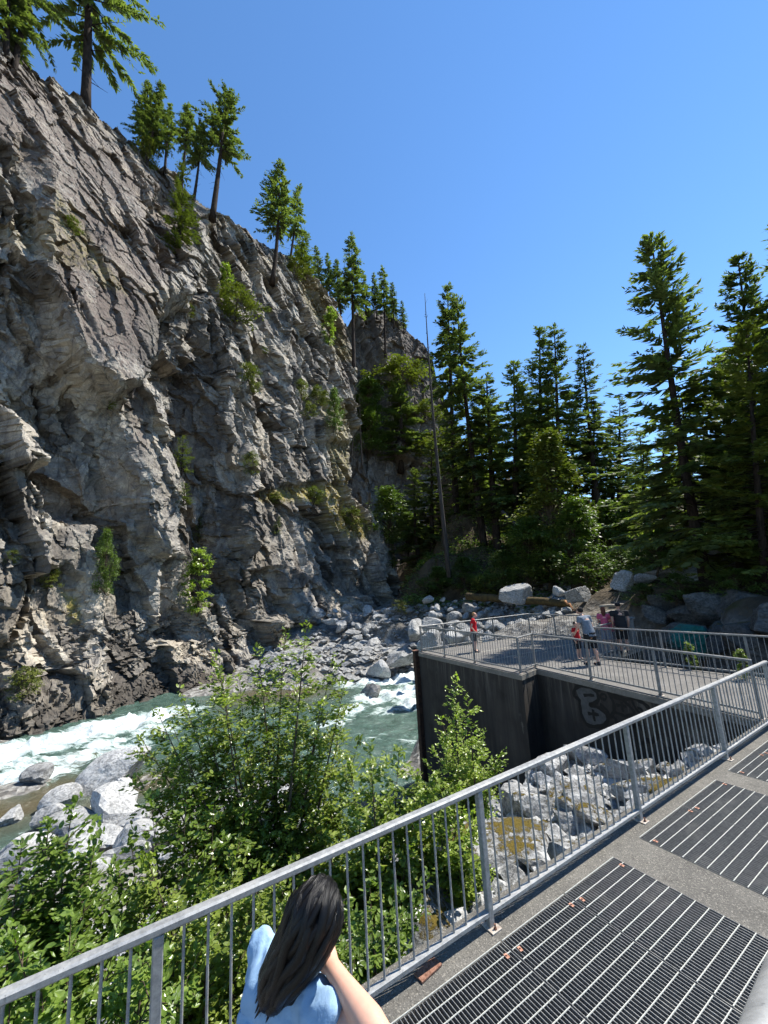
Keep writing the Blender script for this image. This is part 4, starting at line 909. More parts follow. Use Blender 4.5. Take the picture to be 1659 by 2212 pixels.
# ------------------------------------------------------------------ trees
def unit(v): v = np.asarray(v, dtype=float); return v / (np.linalg.norm(v) + 1e-9)
class Blades:
    """many small leaf shaped faces in one mesh"""
    def __init__(s): s.P = []; s.D = []; s.W = []; s.L = []; s.WD = []; s.cup = []
    def add(s, p, d, w, l, wd, cup=0.0): s.P.append(p); s.D.append(d); s.W.append(w); s.L.append(l); s.WD.append(wd); s.cup.append(cup)
    def mesh(s, name, mat, folded=False):
        P = np.array(s.P); D = np.array(s.D); W = np.array(s.W); L = np.array(s.L)[:, None]; WD = np.array(s.WD)[:, None]; D = D / (np.linalg.norm(D, axis=1, keepdims=True) + 1e-9)
        W = W - D * (W * D).sum(1, keepdims=True); W = W / (np.linalg.norm(W, axis=1, keepdims=True) + 1e-9); Nn = np.cross(D, W); n = len(P)
        if not folded:
            V = np.stack([P, P + D * L * .4 + W * WD * .5, P + D * L, P + D * L * .4 - W * WD * .5], 1); F = np.arange(n * 4).reshape(n, 4)
        else:
            m1 = P + D * L * .45 - Nn * WD * .16
            V = np.stack([P, P + D * L * .22 + W * WD * .36, P + D * L * .62 + W * WD * .44, P + D * L, P + D * L * .62 - W * WD * .44, P + D * L * .22 - W * WD * .36, m1], 1)
            b = np.arange(n)[:, None] * 7
            F = np.concatenate([b + np.array([[0, 6, 2, 1]]), b + np.array([[6, 3, 2, 2]])[:, :4], b + np.array([[0, 5, 4, 6]]), b + np.array([[6, 4, 3, 3]])], 0)
            q = np.concatenate([b + np.array([[0, 6, 2, 1]]), b + np.array([[0, 5, 4, 6]])], 0); t = np.concatenate([b + np.array([[6, 3, 2]]), b + np.array([[6, 4, 3]])], 0)
            me = newmesh(name, V.reshape(-1, 3), [q, t], False); me.materials.append(mat); return me
        me = newmesh(name, V.reshape(-1, 3), F, False); me.materials.append(mat); return me

def conifer(seed, H=20.0, c0=0.2, R=3.2, nbr=120, spr=14, droop=0.25, ragged=0.25, mat='fir', sl=0.55, bare=0.0, trunk_r=0.28, blades=3, asym=0.0, taper=0.85):
    r = random.Random(seed); tr = MB(); B = Blades(); br = MB()
    bend = [(r.uniform(-.012, .012) * H * math.sin(h * 3.0), r.uniform(-.012, .012) * H * math.sin(h * 2.2)) for h in (1, 1, 1)]
    ax = lambda h: np.array([0.010 * H * math.sin(h * 3.1 + seed), 0.010 * H * math.sin(h * 2.3 + seed * 2), h * H])
    tr.tube([ax(h) for h in np.linspace(-0.06, 0.995, 14)], [trunk_r * (1.25 if h < .02 else 1) * (1 - 0.95 * max(h, 0)) + 0.012 for h in np.linspace(-0.06, 0.995, 14)], 8)
    for i in range(nbr):
        h = c0 + (1 - c0) * (i + r.random()) / nbr * 0.985; p = (h - c0) / (1 - c0)
        prof = (1 - p) ** taper * (0.45 + 0.55 * min(1, p * 5 + 0.35))
        az = r.uniform(0, 6.283); L = R * prof * (1 - ragged * r.random()) * (1 + asym * math.cos(az)) + 0.25
        if r.random() < ragged * 0.22: L *= 0.5
        o = np.array([math.cos(az), math.sin(az), 0]); side = np.array([-o[1], o[0], 0]); base = ax(h)
        e0 = 0.55 * p ** 1.5 - droop * (1 - p) + r.uniform(-.12, .12)
        def cur(t): return base + o * (L * t) + np.array([0, 0, L * (math.tan(e0) * t - droop * 0.9 * t * t * (1.15 - p) + 0.16 * t ** 3)])
        br.tube([cur(t) for t in (0, .35, .7, 1)], [0.018 * L * .5 + .012, 0.012 * L * .5 + .008, .008, .004], 3, False)
        isbare = r.random() < bare * (1.2 - p)
        n = max(4, int(spr * (0.35 + 0.65 * prof)))
        if isbare: n = n // 5
        for k in range(n):
            t = 0.16 + 0.84 * (k + r.random()) / n
            q = cur(t); d0 = unit(cur(min(t + .05, 1.03)) - cur(t - .05)); sg = 1 if k % 2 else -1
            l = sl * (0.5 + 0.75 * r.random()) * (1.15 - 0.5 * t) * (0.55 + 0.6 * prof)
            for b in range(blades):
                sw = sg * r.uniform(.35, 1.2) if b else sg * .8
                d = unit(d0 + side * sw + np.array([0, 0, r.uniform(-.55, .15)])); w = unit(np.cross(d, [0, 0, 1]) + np.array([r.uniform(-.5, .5), r.uniform(-.5, .5), r.uniform(-.8, .8)]))
                B.add(q + np.array([r.uniform(-.08, .08), r.uniform(-.08, .08), r.uniform(-.10, .06)]), d, w, l * r.uniform(.8, 1.25), l * r.uniform(.26, .42))
    for k in range(int(12 * (1 if bare < .5 else 2.2))):           # dead stubs below the crown
        h = r.uniform(0.05 if c0 > .15 else .02, max(c0, .1)); az = r.uniform(0, 6.283); q = ax(h); L = r.uniform(.3, 1.3)
        br.tube([q, q + np.array([math.cos(az) * L, math.sin(az) * L, r.uniform(-.3, .1)])], [.025, .006], 3, False)
    t_me = tr.mesh('trunk', True); t_me.materials.append(M['bark']); b_me = br.mesh('branches'); b_me.materials.append(M['bark']); c_me = B.mesh('crown', M[mat])
    return dict(H=H, trunk=t_me, branches=b_me, crown=c_me)
def snag(seed, H=20.0, r0=0.25):
    r = random.Random(seed); tr = MB(); br = MB()
    ax = lambda h: np.array([0.25 * math.sin(h * 3), 0.15 * math.sin(h * 4), h * H]); tr.tube([ax(h) for h in np.linspace(-.05, 1, 14)], [r0 * (1 - .93 * max(0, h)) + .01 for h in np.linspace(-.05, 1, 14)], 8)
    for k in range(34):
        h = r.uniform(.3, .97); az = r.uniform(0, 6.283); L = r.uniform(.4, 2.0) * (1.15 - h); q = ax(h); o = np.array([math.cos(az), math.sin(az), 0])
        pts = [q, q + o * L * .5 + np.array([0, 0, -.1 * L]), q + o * L + np.array([r.uniform(-.2, .2), r.uniform(-.2, .2), .25 * L])]; br.tube(pts, [.03, .018, .005], 3, False)
        if r.random() < .6: br.tube([pts[1], pts[1] + o * L * .3 + np.array([r.uniform(-.3, .3), r.uniform(-.3, .3), r.uniform(-.3, .4)])], [.014, .004], 3, False)
    t_me = tr.mesh('trunk', True); t_me.materials.append(M['bark_dead']); b_me = br.mesh('branches'); b_me.materials.append(M['bark_dead'])
    return dict(H=H, trunk=t_me, branches=b_me)
def broadleaf(seed, H=8.0, R=2.6, c0=0.15, clumps=70, per=60, leaf=0.2, mat='maple', conical=0.5):
    r = random.Random(seed); tr = MB(); br = MB(); B = Blades()
    tr.tube([(0.05 * H * math.sin(h * 3 + seed), .04 * H * math.sin(h * 2.2), h * H * .85) for h in np.linspace(-.08, 1, 9)], [0.016 * H * (1 - .9 * max(0, h)) + .01 for h in np.linspace(-.08, 1, 9)], 7)
    for i in range(clumps):
        az0 = r.uniform(0, 6.283); h = c0 + (1 - c0) * r.random() ** .9; p = (h - c0) / (1 - c0); rr = R * (1 + .35 * math.sin(az0 * 1.0 + 9 * p)) * (math.sin(math.pi * min(1, .12 + .88 * p)) ** .7 * (1 - conical) + conical * (1 - p) ** .8) * math.sqrt(r.uniform(.25, 1)) * r.uniform(.75, 1.12)
        az = az0; c = np.array([math.cos(az) * rr, math.sin(az) * rr, h * H]); cr = R * r.uniform(.10, .27)
        br.tube([(0, 0, max(0.05, h * H * .8 - rr * .3)), c * np.array([.5, .5, 1]) - np.array([0, 0, .1 * rr]), c], [.006 * H, .004 * H, .003], 3, False)
        for k in range(per):
            v = np.array([r.gauss(0, .55), r.gauss(0, .55), r.gauss(0, .34)]); q = c + v * cr
            d = unit(np.array([v[0], v[1], 0.1]) + np.array([r.uniform(-1, 1), r.uniform(-1, 1), r.uniform(-.8, .3)])); w = unit(np.cross(d, [0, 0, 1]) + np.array([r.uniform(-.6, .6)] * 3))
            l = leaf * r.uniform(.6, 1.3); B.add(q, d, w, l, l * r.uniform(.6, .85))
    t_me = tr.mesh('trunk', True); t_me.materials.append(M['twig']); b_me = br.mesh('branches'); b_me.materials.append(M['twig']); c_me = B.mesh('crown', M[mat])
    return dict(H=H, trunk=t_me, branches=b_me, crown=c_me)
VAR = dict(
    fir=conifer(1, 20, .20, 3.3, 150, 25, .30, .4, 'fir', sl=.5), fir2=conifer(2, 20, .28, 3.0, 135, 24, .35, .5, 'fir', asym=.15, sl=.5, trunk_r=.22), dense=conifer(3, 20, .10, 3.5, 165, 18, .24, .35, 'fir', sl=.68, blades=3),
    thin=conifer(4, 20, .40, 2.3, 95, 20, .38, .55, 'fir', bare=.2, asym=.2, sl=.48, trunk_r=.2), ragged=conifer(5, 20, .46, 3.4, 80, 30, .30, .65, 'fir', bare=.25, sl=.5, asym=-.25, taper=.6), tallbare=conifer(6, 20, .48, 2.5, 95, 24, .42, .5, 'fir', bare=.12, sl=.48, trunk_r=.2),
    crest=conifer(14, 20, .19, 3.3, 95, 42, .40, .6, 'fir', bare=.22, sl=.36, asym=.15, taper=.55, blades=4, trunk_r=.2),
    big=conifer(7, 26, .08, 6.6, 200, 32, .22, .35, 'fir', sl=.78, trunk_r=.34, taper=.85, blades=3), big2=conifer(8, 26, .14, 6.0, 185, 30, .26, .45, 'fir', sl=.78, trunk_r=.34, blades=3), yel=conifer(9, 10, .06, 2.2, 110, 16, .12, .35, 'fir_yel', sl=.42, trunk_r=.14), small=conifer(10, 4, .04, 1.25, 70, 12, .10, .25, 'fir_yel', sl=.3, trunk_r=.06),
    boughs=conifer(13, 20, .05, 7.0, 170, 36, .16, .45, 'fir_yel', sl=.78, trunk_r=.3, taper=.75, blades=3),
    snag=snag(11), snag2=snag(12, 16, .16),
    maple=broadleaf(21, 8, 2.9, .12, 110, 75, .24), maple2=broadleaf(22, 12, 3.0, .06, 130, 80, .26, 'brush', conical=.85), bush=broadleaf(23, 3, 1.5, .05, 60, 60, .14, conical=.2), brush=broadleaf(24, 2.2, 1.3, .03, 50, 55, .12, 'brush', .2), vine=broadleaf(25, 3.4, .8, .02, 60, 60, .13, 'alder2', .1))
def grow(var, base, top, label, cat, name, group=None, wide=1.0, spin=None):
    v = VAR[var]; base = np.asarray(base, dtype=float); d = np.asarray(top, dtype=float) - base; H = np.linalg.norm(d); s = H / v['H']
    e = empty(name, base); tag(e, label, cat, group); q = Vector(d).to_track_quat('Z', 'Y'); q = q @ Matrix.Rotation(rnd.uniform(0, 6.28) if spin is None else spin, 3, 'Z').to_quaternion()
    e.rotation_mode = 'QUATERNION'; e.rotation_quaternion = q; e.scale = (s * wide, s * wide, s)
    for part in ('trunk', 'branches', 'crown'):
        if part in v:
            o = obj(part, v[part], None, e)
            if part != 'trunk': o['kind'] = 'stuff'
    return e
def pix_tree(var, bx, by, dist, tx, ty, label, name='conifer_tree', cat='tree', group=None, wide=1.0, sink=0.5, spin=None):
    if dist == 'cliff': b = cliff_at(bx, by)
    elif dist == 'far': b = far_at(bx, by)
    else: b = at(bx, by, dist)
    hd = math.hypot(b[0], b[1]); t = at(tx, ty, hd); b = b - np.array([0, 0, sink]); return grow(var, b, t, label, cat, name, group, wide, spin)
G1 = 'conifers along the cliff crest'; G2 = 'conifers on the far slope'
def crest(bx, by):                       # a step behind the crest
    c = cliff_at(bx, by, 6); return c
for a in (('crest', 185, 206, 'cliff', 222, -330, 'tall fir with a thick bare trunk near the top left corner', 1.15, .2), ('crest', 80, 108, 'cliff', 112, -330, 'fir with sparse drooping branches left of the thick bare trunk', .8, 1.0), ('dense', 18, 100, 'cliff', 40, -210, 'bushy fir in the top left corner of the picture', .9, 2.0), ('fir', -60, 80, 'cliff', -40, -260, 'fir just outside the top left edge', 1, 0),
          ('fir2', 316, 322, 'cliff', 318, 176, 'leftmost round-topped fir of the crest group', 1.4, 1), ('fir2', 340, 342, 'cliff', 346, 176, 'second fir of the crest group, dense and dark', 1.3, 2), ('thin', 362, 362, 'cliff', 366, 222, 'thin-trunked fir in the middle of the crest group', 1.4, 3), ('tallbare', 398, 392, 'cliff', 402, 220, 'tall grey-green fir right of the middle of the crest group', 1.4, 4), ('tallbare', 428, 424, 'cliff', 436, 256, 'short dark fir beside the ragged leaning one', 1.4, 5),
          ('ragged', 463, 452, 'cliff', 485, 190, 'ragged old fir with a thick leaning trunk on the crest', 1.25, 6), ('yel', 388, 552, 'cliff', 396, 352, 'sunlit yellow-green fir growing on the cliff face below the crest', .95, 1), ('thin', 582, 600, 'cliff', 610, 350, 'fir with a curved leaning trunk on the middle of the cliff crest', 1.6, 2), ('thin', 625, 572, 'cliff', 650, 400, 'fir behind the curved leaning one', 1.3, 3), ('small', 650, 580, 'cliff', 655, 500, 'small fir right of the curved leaning one', 1.2, 3)):
    pix_tree(a[0], a[1], a[2], a[3], a[4], a[5], a[6], group=G1, wide=a[7], spin=a[8])
for a in (('fir', 690, 640, 118, 684, 532, 'dark fir rising behind the cliff shoulder, leftmost of the row'), ('fir2', 712, 655, 118, 708, 548, 'second dark fir behind the cliff shoulder'), ('dense', 735, 668, 118, 728, 560, 'third dark fir behind the cliff shoulder'), ('tallbare', 762, 790, 98, 764, 505, 'tall dark fir standing before the gap between the two cliffs'), ('fir', 790, 690, 120, 785, 590, 'small fir on the gap skyline'), ('tallbare', 832, 760, 'far', 828, 574, 'tall fir on the far buttress with a bare lower trunk'), ('fir2', 812, 680, 118, 808, 590, 'fir just left of the tall one on the far buttress'), ('fir', 872, 712, 118, 868, 650, 'small fir at the right shoulder of the far buttress'), ('fir2', 850, 700, 118, 846, 610, 'slim fir behind the far buttress crest'),
          ('snag2', 808, 675, 118, 803, 590, 'thin dead spar on the far skyline'), ('snag2', 745, 660, 118, 743, 560, 'thin dead spar left of the tall dark fir'), ('snag2', 858, 695, 118, 856, 628, 'short dead spar on the far buttress')):
    pix_tree(a[0], *a[1:6], a[6], group=G1, wide=1.25 if a[0] != 'snag2' else .8, name='dead_spar' if 'snag' in a[0] else 'conifer_tree')
# forest on the right
pix_tree('snag', 966, 1205, 50, 918, 632, 'tall dead grey snag with broken branches in front of the far cliff', 'dead_tree', group=G2, wide=.6)
for a in (('tallbare', 988, 1100, 73, 962, 622, 'tall slender fir right of the dead snag', 1.2), ('fir2', 1045, 1185, 65, 990, 640, 'tall fir with a bare leaning lower trunk', 1.15), ('fir', 1075, 1180, 64, 1050, 805, 'shorter fir right of the two tall slender ones', 1.5), ('dense', 1115, 1160, 62, 1104, 776, 'pointed fir left of the forest gap', 1.35), ('fir', 1178, 1160, 62, 1158, 708, 'tall pointed fir, left of a matching pair', 1.25), ('fir2', 1225, 1150, 60, 1194, 700, 'tall pointed fir, right of a matching pair', 1.35), ('fir2', 1300, 1120, 64, 1258, 742, 'fir with open branches left of the big tree', 1.35),
          ('dense', 1010, 1150, 75, 1030, 880, 'dense low fir in the shade of the far slope', 1.3), ('dense', 1140, 1170, 70, 1140, 900, 'dense fir low in the middle of the slope', 1.6), ('dense', 1255, 1170, 72, 1235, 860, 'dense fir behind the sunlit maple', 1.6), ('dense', 1330, 1150, 72, 1320, 915, 'dense fir filling the gap by the big tree', 1.7), ('fir', 1390, 1140, 80, 1380, 930, 'distant fir behind the big tree', 1.7), ('thin', 985, 1150, 72, 975, 840, 'thin shaded fir beside the snag', 1.5), ('dense', 1070, 1140, 90, 1065, 880, 'distant dark fir on the slope', 1.6), ('dense', 1195, 1165, 68, 1190, 850, 'dense fir between the matching pair', 1.6), ('dense', 1285, 1160, 66, 1290, 880, 'dense fir below the open-branched one', 1.6), ('fir', 1035, 1160, 78, 1045, 860, 'mid-green fir beside the two slender ones', 1.6), ('fir', 1150, 1150, 85, 1135, 820, 'mid-green fir behind the pointed one', 1.5), ('fir', 1345, 1140, 70, 1335, 860, 'mid-green fir at the gap left of the biggest one', 1.5)):
    pix_tree(*a[:6], a[6], group=G2, wide=a[7])
G3 = 'big firs on the right bank'
pix_tree('big', 1540, 1258, 27, 1398, 512, 'biggest fir, standing right of centre with long layered branches', group=G3, wide=1.12, spin=.4)
pix_tree('big2', 1665, 1240, 31, 1582, 552, 'tall fir at the right edge behind the biggest one', group=G3, wide=1.05, spin=1.4)
pix_tree('boughs', 1650, 1240, 24, 1610, 700, 'fir with sunlit yellow-green boughs at the right edge', group=G3, wide=.95, spin=2.2)
pix_tree('big2', 1770, 1260, 27, 1720, 720, 'fir mostly cut off by the right edge', group=G3, wide=1.1, spin=.2)
pix_tree('boughs', 1590, 1250, 29, 1552, 770, 'fir with spreading olive boughs between the two tallest right-hand trees', group=G3, wide=.9, spin=4.0)
pix_tree('big2', 1628, 1230, 36, 1640, 650, 'dark fir closing the gap at the right edge', group=G3, wide=1.15, spin=3.3)
pix_tree('dense', 1440, 1225, 38, 1432, 930, 'dark fir hugging the left side of the biggest one', group=G3, wide=1.6)
pix_tree('dense', 1480, 1220, 46, 1470, 860, 'dense dark fir filling in behind the biggest one', group=G3, wide=1.8)
pix_tree('dense', 1580, 1210, 44, 1560, 800, 'dense dark fir behind the yellow-green boughs', group=G3, wide=1.9)
pix_tree('dense', 1400, 1200, 52, 1395, 960, 'low dense fir left of the biggest one', group=G3, wide=1.9)
for x, y, h, v_, wd_, lb in ((25.5, 20, 25, 'big2', 1.05, 'fir beyond the right edge, shading the platform'), (30, 23.5, 27, 'big2', 1.05, 'second fir beyond the right edge, shading the platform'), (23, 15.5, 21, 'dense', 1.5, 'near fir beyond the right edge'), (28.5, 18, 28, 'big2', 1.1, 'outermost fir beyond the right edge'), (21, 12.5, 18, 'dense', 1.4, 'fir closest to the walkway beyond the right edge'), (35, 27.5, 27, 'big2', 1.0, 'far fir beyond the right edge')):
    b_ = np.array([x, y, gz(x, y) - .3]); grow(v_, b_, b_ + np.array([0, 0, h]), lb, 'tree', 'conifer_tree', G3, wd_)
# broadleaf trees and bushes
for a in (('maple2', 1190, 1255, 47, 1185, 938, 'sunlit bright green broadleaf tree in the middle of the forest edge', 'broadleaf_tree', 'tree', 1.1), ('maple', 1225, 1270, 44, 1240, 1080, 'broadleaf tree right of the sunlit one, half in shade', 'broadleaf_tree', 'tree', 1.1), ('maple', 1145, 1265, 45, 1140, 1120, 'low shaded broadleaf tree left of the sunlit one', 'broadleaf_tree', 'tree', 1.2), ('maple', 1320, 1225, 50, 1310, 1085, 'shaded broadleaf tree near the creek', 'broadleaf_tree', 'tree', 1.3), ('bush', 1270, 1262, 40, 1270, 1195, 'low green bush above the log end', 'bush', 'bush', 1.5), ('bush', 1340, 1240, 40, 1335, 1180, 'low yellow-green bush by the creek', 'bush', 'bush', 1.6), ('maple', 1090, 1270, 46, 1090, 1190, 'shaded bush at the forest foot', 'bush', 'bush', 1.7), ('maple', 1420, 1230, 36, 1420, 1130, 'leafy shaded bush under the biggest fir', 'bush', 'bush', 1.4),
          ('bush', 1460, 1290, 24, 1465, 1240, 'dark leafy bush on top of the outcrop', 'bush', 'bush', 1.7), ('bush', 1590, 1280, 23, 1590, 1230, 'dark leafy bush on the right bank', 'bush', 'bush', 1.7), ('vine', 1500, 1420, 15, 1480, 1385, 'small plant growing beside the inner railing', 'bush', 'bush', .8), ('vine', 1600, 1440, 14, 1600, 1400, 'small leafy plant at the right end of the inner railing', 'bush', 'bush', .8), ('bush', 1380, 1300, 26, 1390, 1262, 'overhanging leafy branch above the driftwood', 'bush', 'bush', 1.6)):
    pix_tree(a[0], a[1], a[2], a[3], a[4], a[5], a[6], a[7], a[8], 'bushes and broadleaf trees at the forest edge', a[9], .3)
for a in (('maple', 798, 905, 'far', 797, 818, 'bright green maple in the gap between the cliffs, upper of two', 1.0), ('maple', 805, 985, 'far', 797, 882, 'bright green maple in the gap between the cliffs, lower of two', 1.0), ('dense', 862, 1010, 'far', 858, 815, 'dark fir in the shaded gap below the far buttress', 1.8), ('maple', 845, 1185, 80, 835, 1055, 'shaded green bush spilling down beside the cliff end', 1.1), ('maple', 880, 1200, 80, 878, 1110, 'shaded green bush at the foot of the gap', 1.2), ('dense', 905, 1245, 76, 898, 1010, 'dark fir deep in the gully beside the cliff end', 1.5), ('dense', 935, 1215, 74, 930, 950, 'second dark fir in the gully, nearer the snag', 1.4), ('maple', 1000, 1275, 52, 1000, 1205, 'shaded scrub on the bank below the slender firs', 1.6), ('maple', 945, 1285, 54, 945, 1225, 'shaded scrub at the mouth of the gully', 1.6), ('brush', 1050, 1285, 48, 1052, 1240, 'dull scrub left of the forest edge', 1.7), ('brush', 860, 1315, 47, 870, 1296, 'small green plant on the talus', 1.2), ('brush', 870, 830, 'far', 868, 780, 'yellow-green brush on the sloping ramp of the far buttress', 1.6), ('brush', 920, 910, 'far', 915, 870, 'dry brush low on the far buttress', 1.5), ('brush', 960, 1010, 'far', 955, 930, 'dry brush beside the dead snag', 1.5)):
    pix_tree(*a[:6], a[6], 'bush' if a[0] != 'dense' else 'conifer_tree', 'bush' if a[0] != 'dense' else 'tree', 'greenery in the gap between the cliffs', a[7] * 1.1, .3)
pix_tree('snag2', 758, 985, 88, 770, 835, 'thin pale dead trunk in the gap between the cliffs', 'dead_tree', group=G2, wide=1.0); pix_tree('snag2', 782, 1000, 90, 778, 850, 'second thin dead trunk in the gap between the cliffs', 'dead_tree', group=G2, wide=1.0)
CL = 'shrubs rooted in the cliff face'
for a in (('small', 236, 882, 236, 832, 'small green fir at the lower edge of the big slab', 1.6), ('small', 396, 1020, 396, 940, 'layered young fir on the dark recess edge', 1.5), ('small', 400, 1088, 400, 1042, 'bushy young fir below the layered one', 2.2), ('small', 430, 1170, 432, 1115, 'dark green young fir on the lower pillar', 1.6), ('maple', 230, 1290, 232, 1145, 'bright green leafy bush low on the cliff', 0.75), ('vine', 425, 1315, 428, 1180, 'trailing yellow-green creeper on the lower pillar', 1.5), ('brush', 515, 690, 512, 618, 'yellow-green bush in the crack right of the slab', 1.6), ('vine', 497, 640, 488, 568, 'pale creeper above the yellow-green bush', 1.3), ('brush', 540, 840, 538, 785, 'tuft of yellow-green brush on the central face', 1.3), ('vine', 715, 740, 712, 662, 'bright lime-green creeper hanging near the right edge', 1.2), ('brush', 690, 880, 686, 835, 'green bush on the right of the central face', 1.4), ('maple', 722, 930, 722, 840, 'light green bush at the right edge of the central face', .9), ('brush', 668, 910, 666, 868, 'small tuft left of the light green bush', 1.2), ('brush', 655, 860, 652, 820, 'small yellow tuft on the central face', 1.1), ('brush', 60, 1505, 55, 1440, 'sprawling yellow-green bush just above the left waterline', 1.6), ('brush', 115, 1270, 112, 1225, 'dull green tuft low on the left', 1.4), ('brush', 30, 1210, 30, 1185, 'tiny tuft on the pale left buttress', 1.2), ('small', 600, 1150, 604, 1115, 'tiny fir below the grassy ledge', 1.4), ('brush', 680, 1090, 680, 1052, 'green brush on the grassy ledge', 1.8), ('brush', 760, 1140, 762, 1095, 'golden brush at the end of the grassy ledge', 1.6), ('small', 843, 1220, 846, 1175, 'small dark fir on the right end of the cliff', 1.5), ('brush', 640, 600, 640, 560, 'yellow-green bush on the crest', 1.4), ('brush', 545, 1020, 545, 975, 'small dry tuft on the central face', 1.1), ('brush', 160, 500, 160, 470, 'small tuft high on the big slab', 1.2), ('brush', 330, 330, 328, 308, 'lime-green tuft at the crest group of firs', 1.2), ('small', 745, 1190, 750, 1158, 'sprig of fir on the lower right overhang', 1.3), ('brush', 600, 1090, 600, 1062, 'brush at the left end of the grassy ledge', 1.6), ('brush', 410, 680, 408, 655, 'grey-green tuft on a small ledge', 1.2), ('brush', 570, 770, 568, 748, 'tiny tuft in a crack of the central face', 1.1)):
    nm = 'fir_sapling' if a[0] == 'small' else 'cliff_shrub'
    pix_tree(a[0], a[1], a[2], 'cliff', a[3], a[4], a[5], nm, 'sapling' if nm == 'fir_sapling' else 'shrub', CL, a[6] * .62, .1)

# dry grass on the ledge and crest, forest undergrowth: uncountable
B = Blades(); rg = random.Random(5)
for poly, n in (([(555, 1062), (715, 1045), (800, 1125), (790, 1160), (735, 1160), (690, 1085), (560, 1085)], 2600), ([(720, 1120), (800, 1120), (810, 1190), (740, 1190)], 900), ([(640, 560), (770, 760), (740, 770), (640, 600)], 700), ([(200, 180), (480, 450), (470, 480), (200, 230)], 500)):
    xs = [p[0] for p in poly]; ys = [p[1] for p in poly]; c = 0; cand = np.where(in_poly(_cx, _cy, poly))[0]
    if len(cand) == 0: continue
    for i in range(n):
        q = _cp[cand[rg.randrange(len(cand))]]; a = rg.uniform(0, 6.28); B.add(q + np.array([0, 0, -.03]), np.array([math.cos(a) * .5, math.sin(a) * .5, 1.0]), np.array([-math.sin(a), math.cos(a), 0]), rg.uniform(.25, .6), rg.uniform(.04, .10))
tag(obj('dry_grass', B.mesh('dry_grass', M['dry_grass'])), 'dry golden grass on the cliff ledge and crest', 'grass', kind='stuff')
B = Blades(); xs = np.array([rg.uniform(870, 1700) if _ % 3 else rg.uniform(870, 1150) for _ in range(20000)]); dd = np.array([rg.uniform(38, 95) for _ in range(20000)])
for i in range(0, 20000, 5000):
    P = np.array([at(x, 1250, d) for x, d in zip(xs[i:i + 5000], dd[i:i + 5000])]); Z = ground_z(P[:, 0], P[:, 1]); cl = vnoise(np.stack([P[:, 0] * .35, P[:, 1] * .35, Z * 0], 1), 17)
    for p, z, c_ in zip(P, Z, cl):
        if c_ < -0.35 or z < -0.5: continue
        for k in range(2):
            a = rg.uniform(0, 6.28); hh = rg.uniform(.05, 1.2) * max(.35, c_ + .5); B.add(np.array([p[0] + rg.uniform(-.4, .4), p[1] + rg.uniform(-.4, .4), z + hh]), np.array([math.cos(a), math.sin(a), rg.uniform(-.4, .5)]), np.array([-math.sin(a), math.cos(a), rg.uniform(-.6, .6)]), rg.uniform(.25, .55), rg.uniform(.14, .3))
tag(obj('undergrowth', B.mesh('undergrowth', M['maple'])), 'shaded leafy undergrowth on the forest slope', 'undergrowth', kind='stuff')

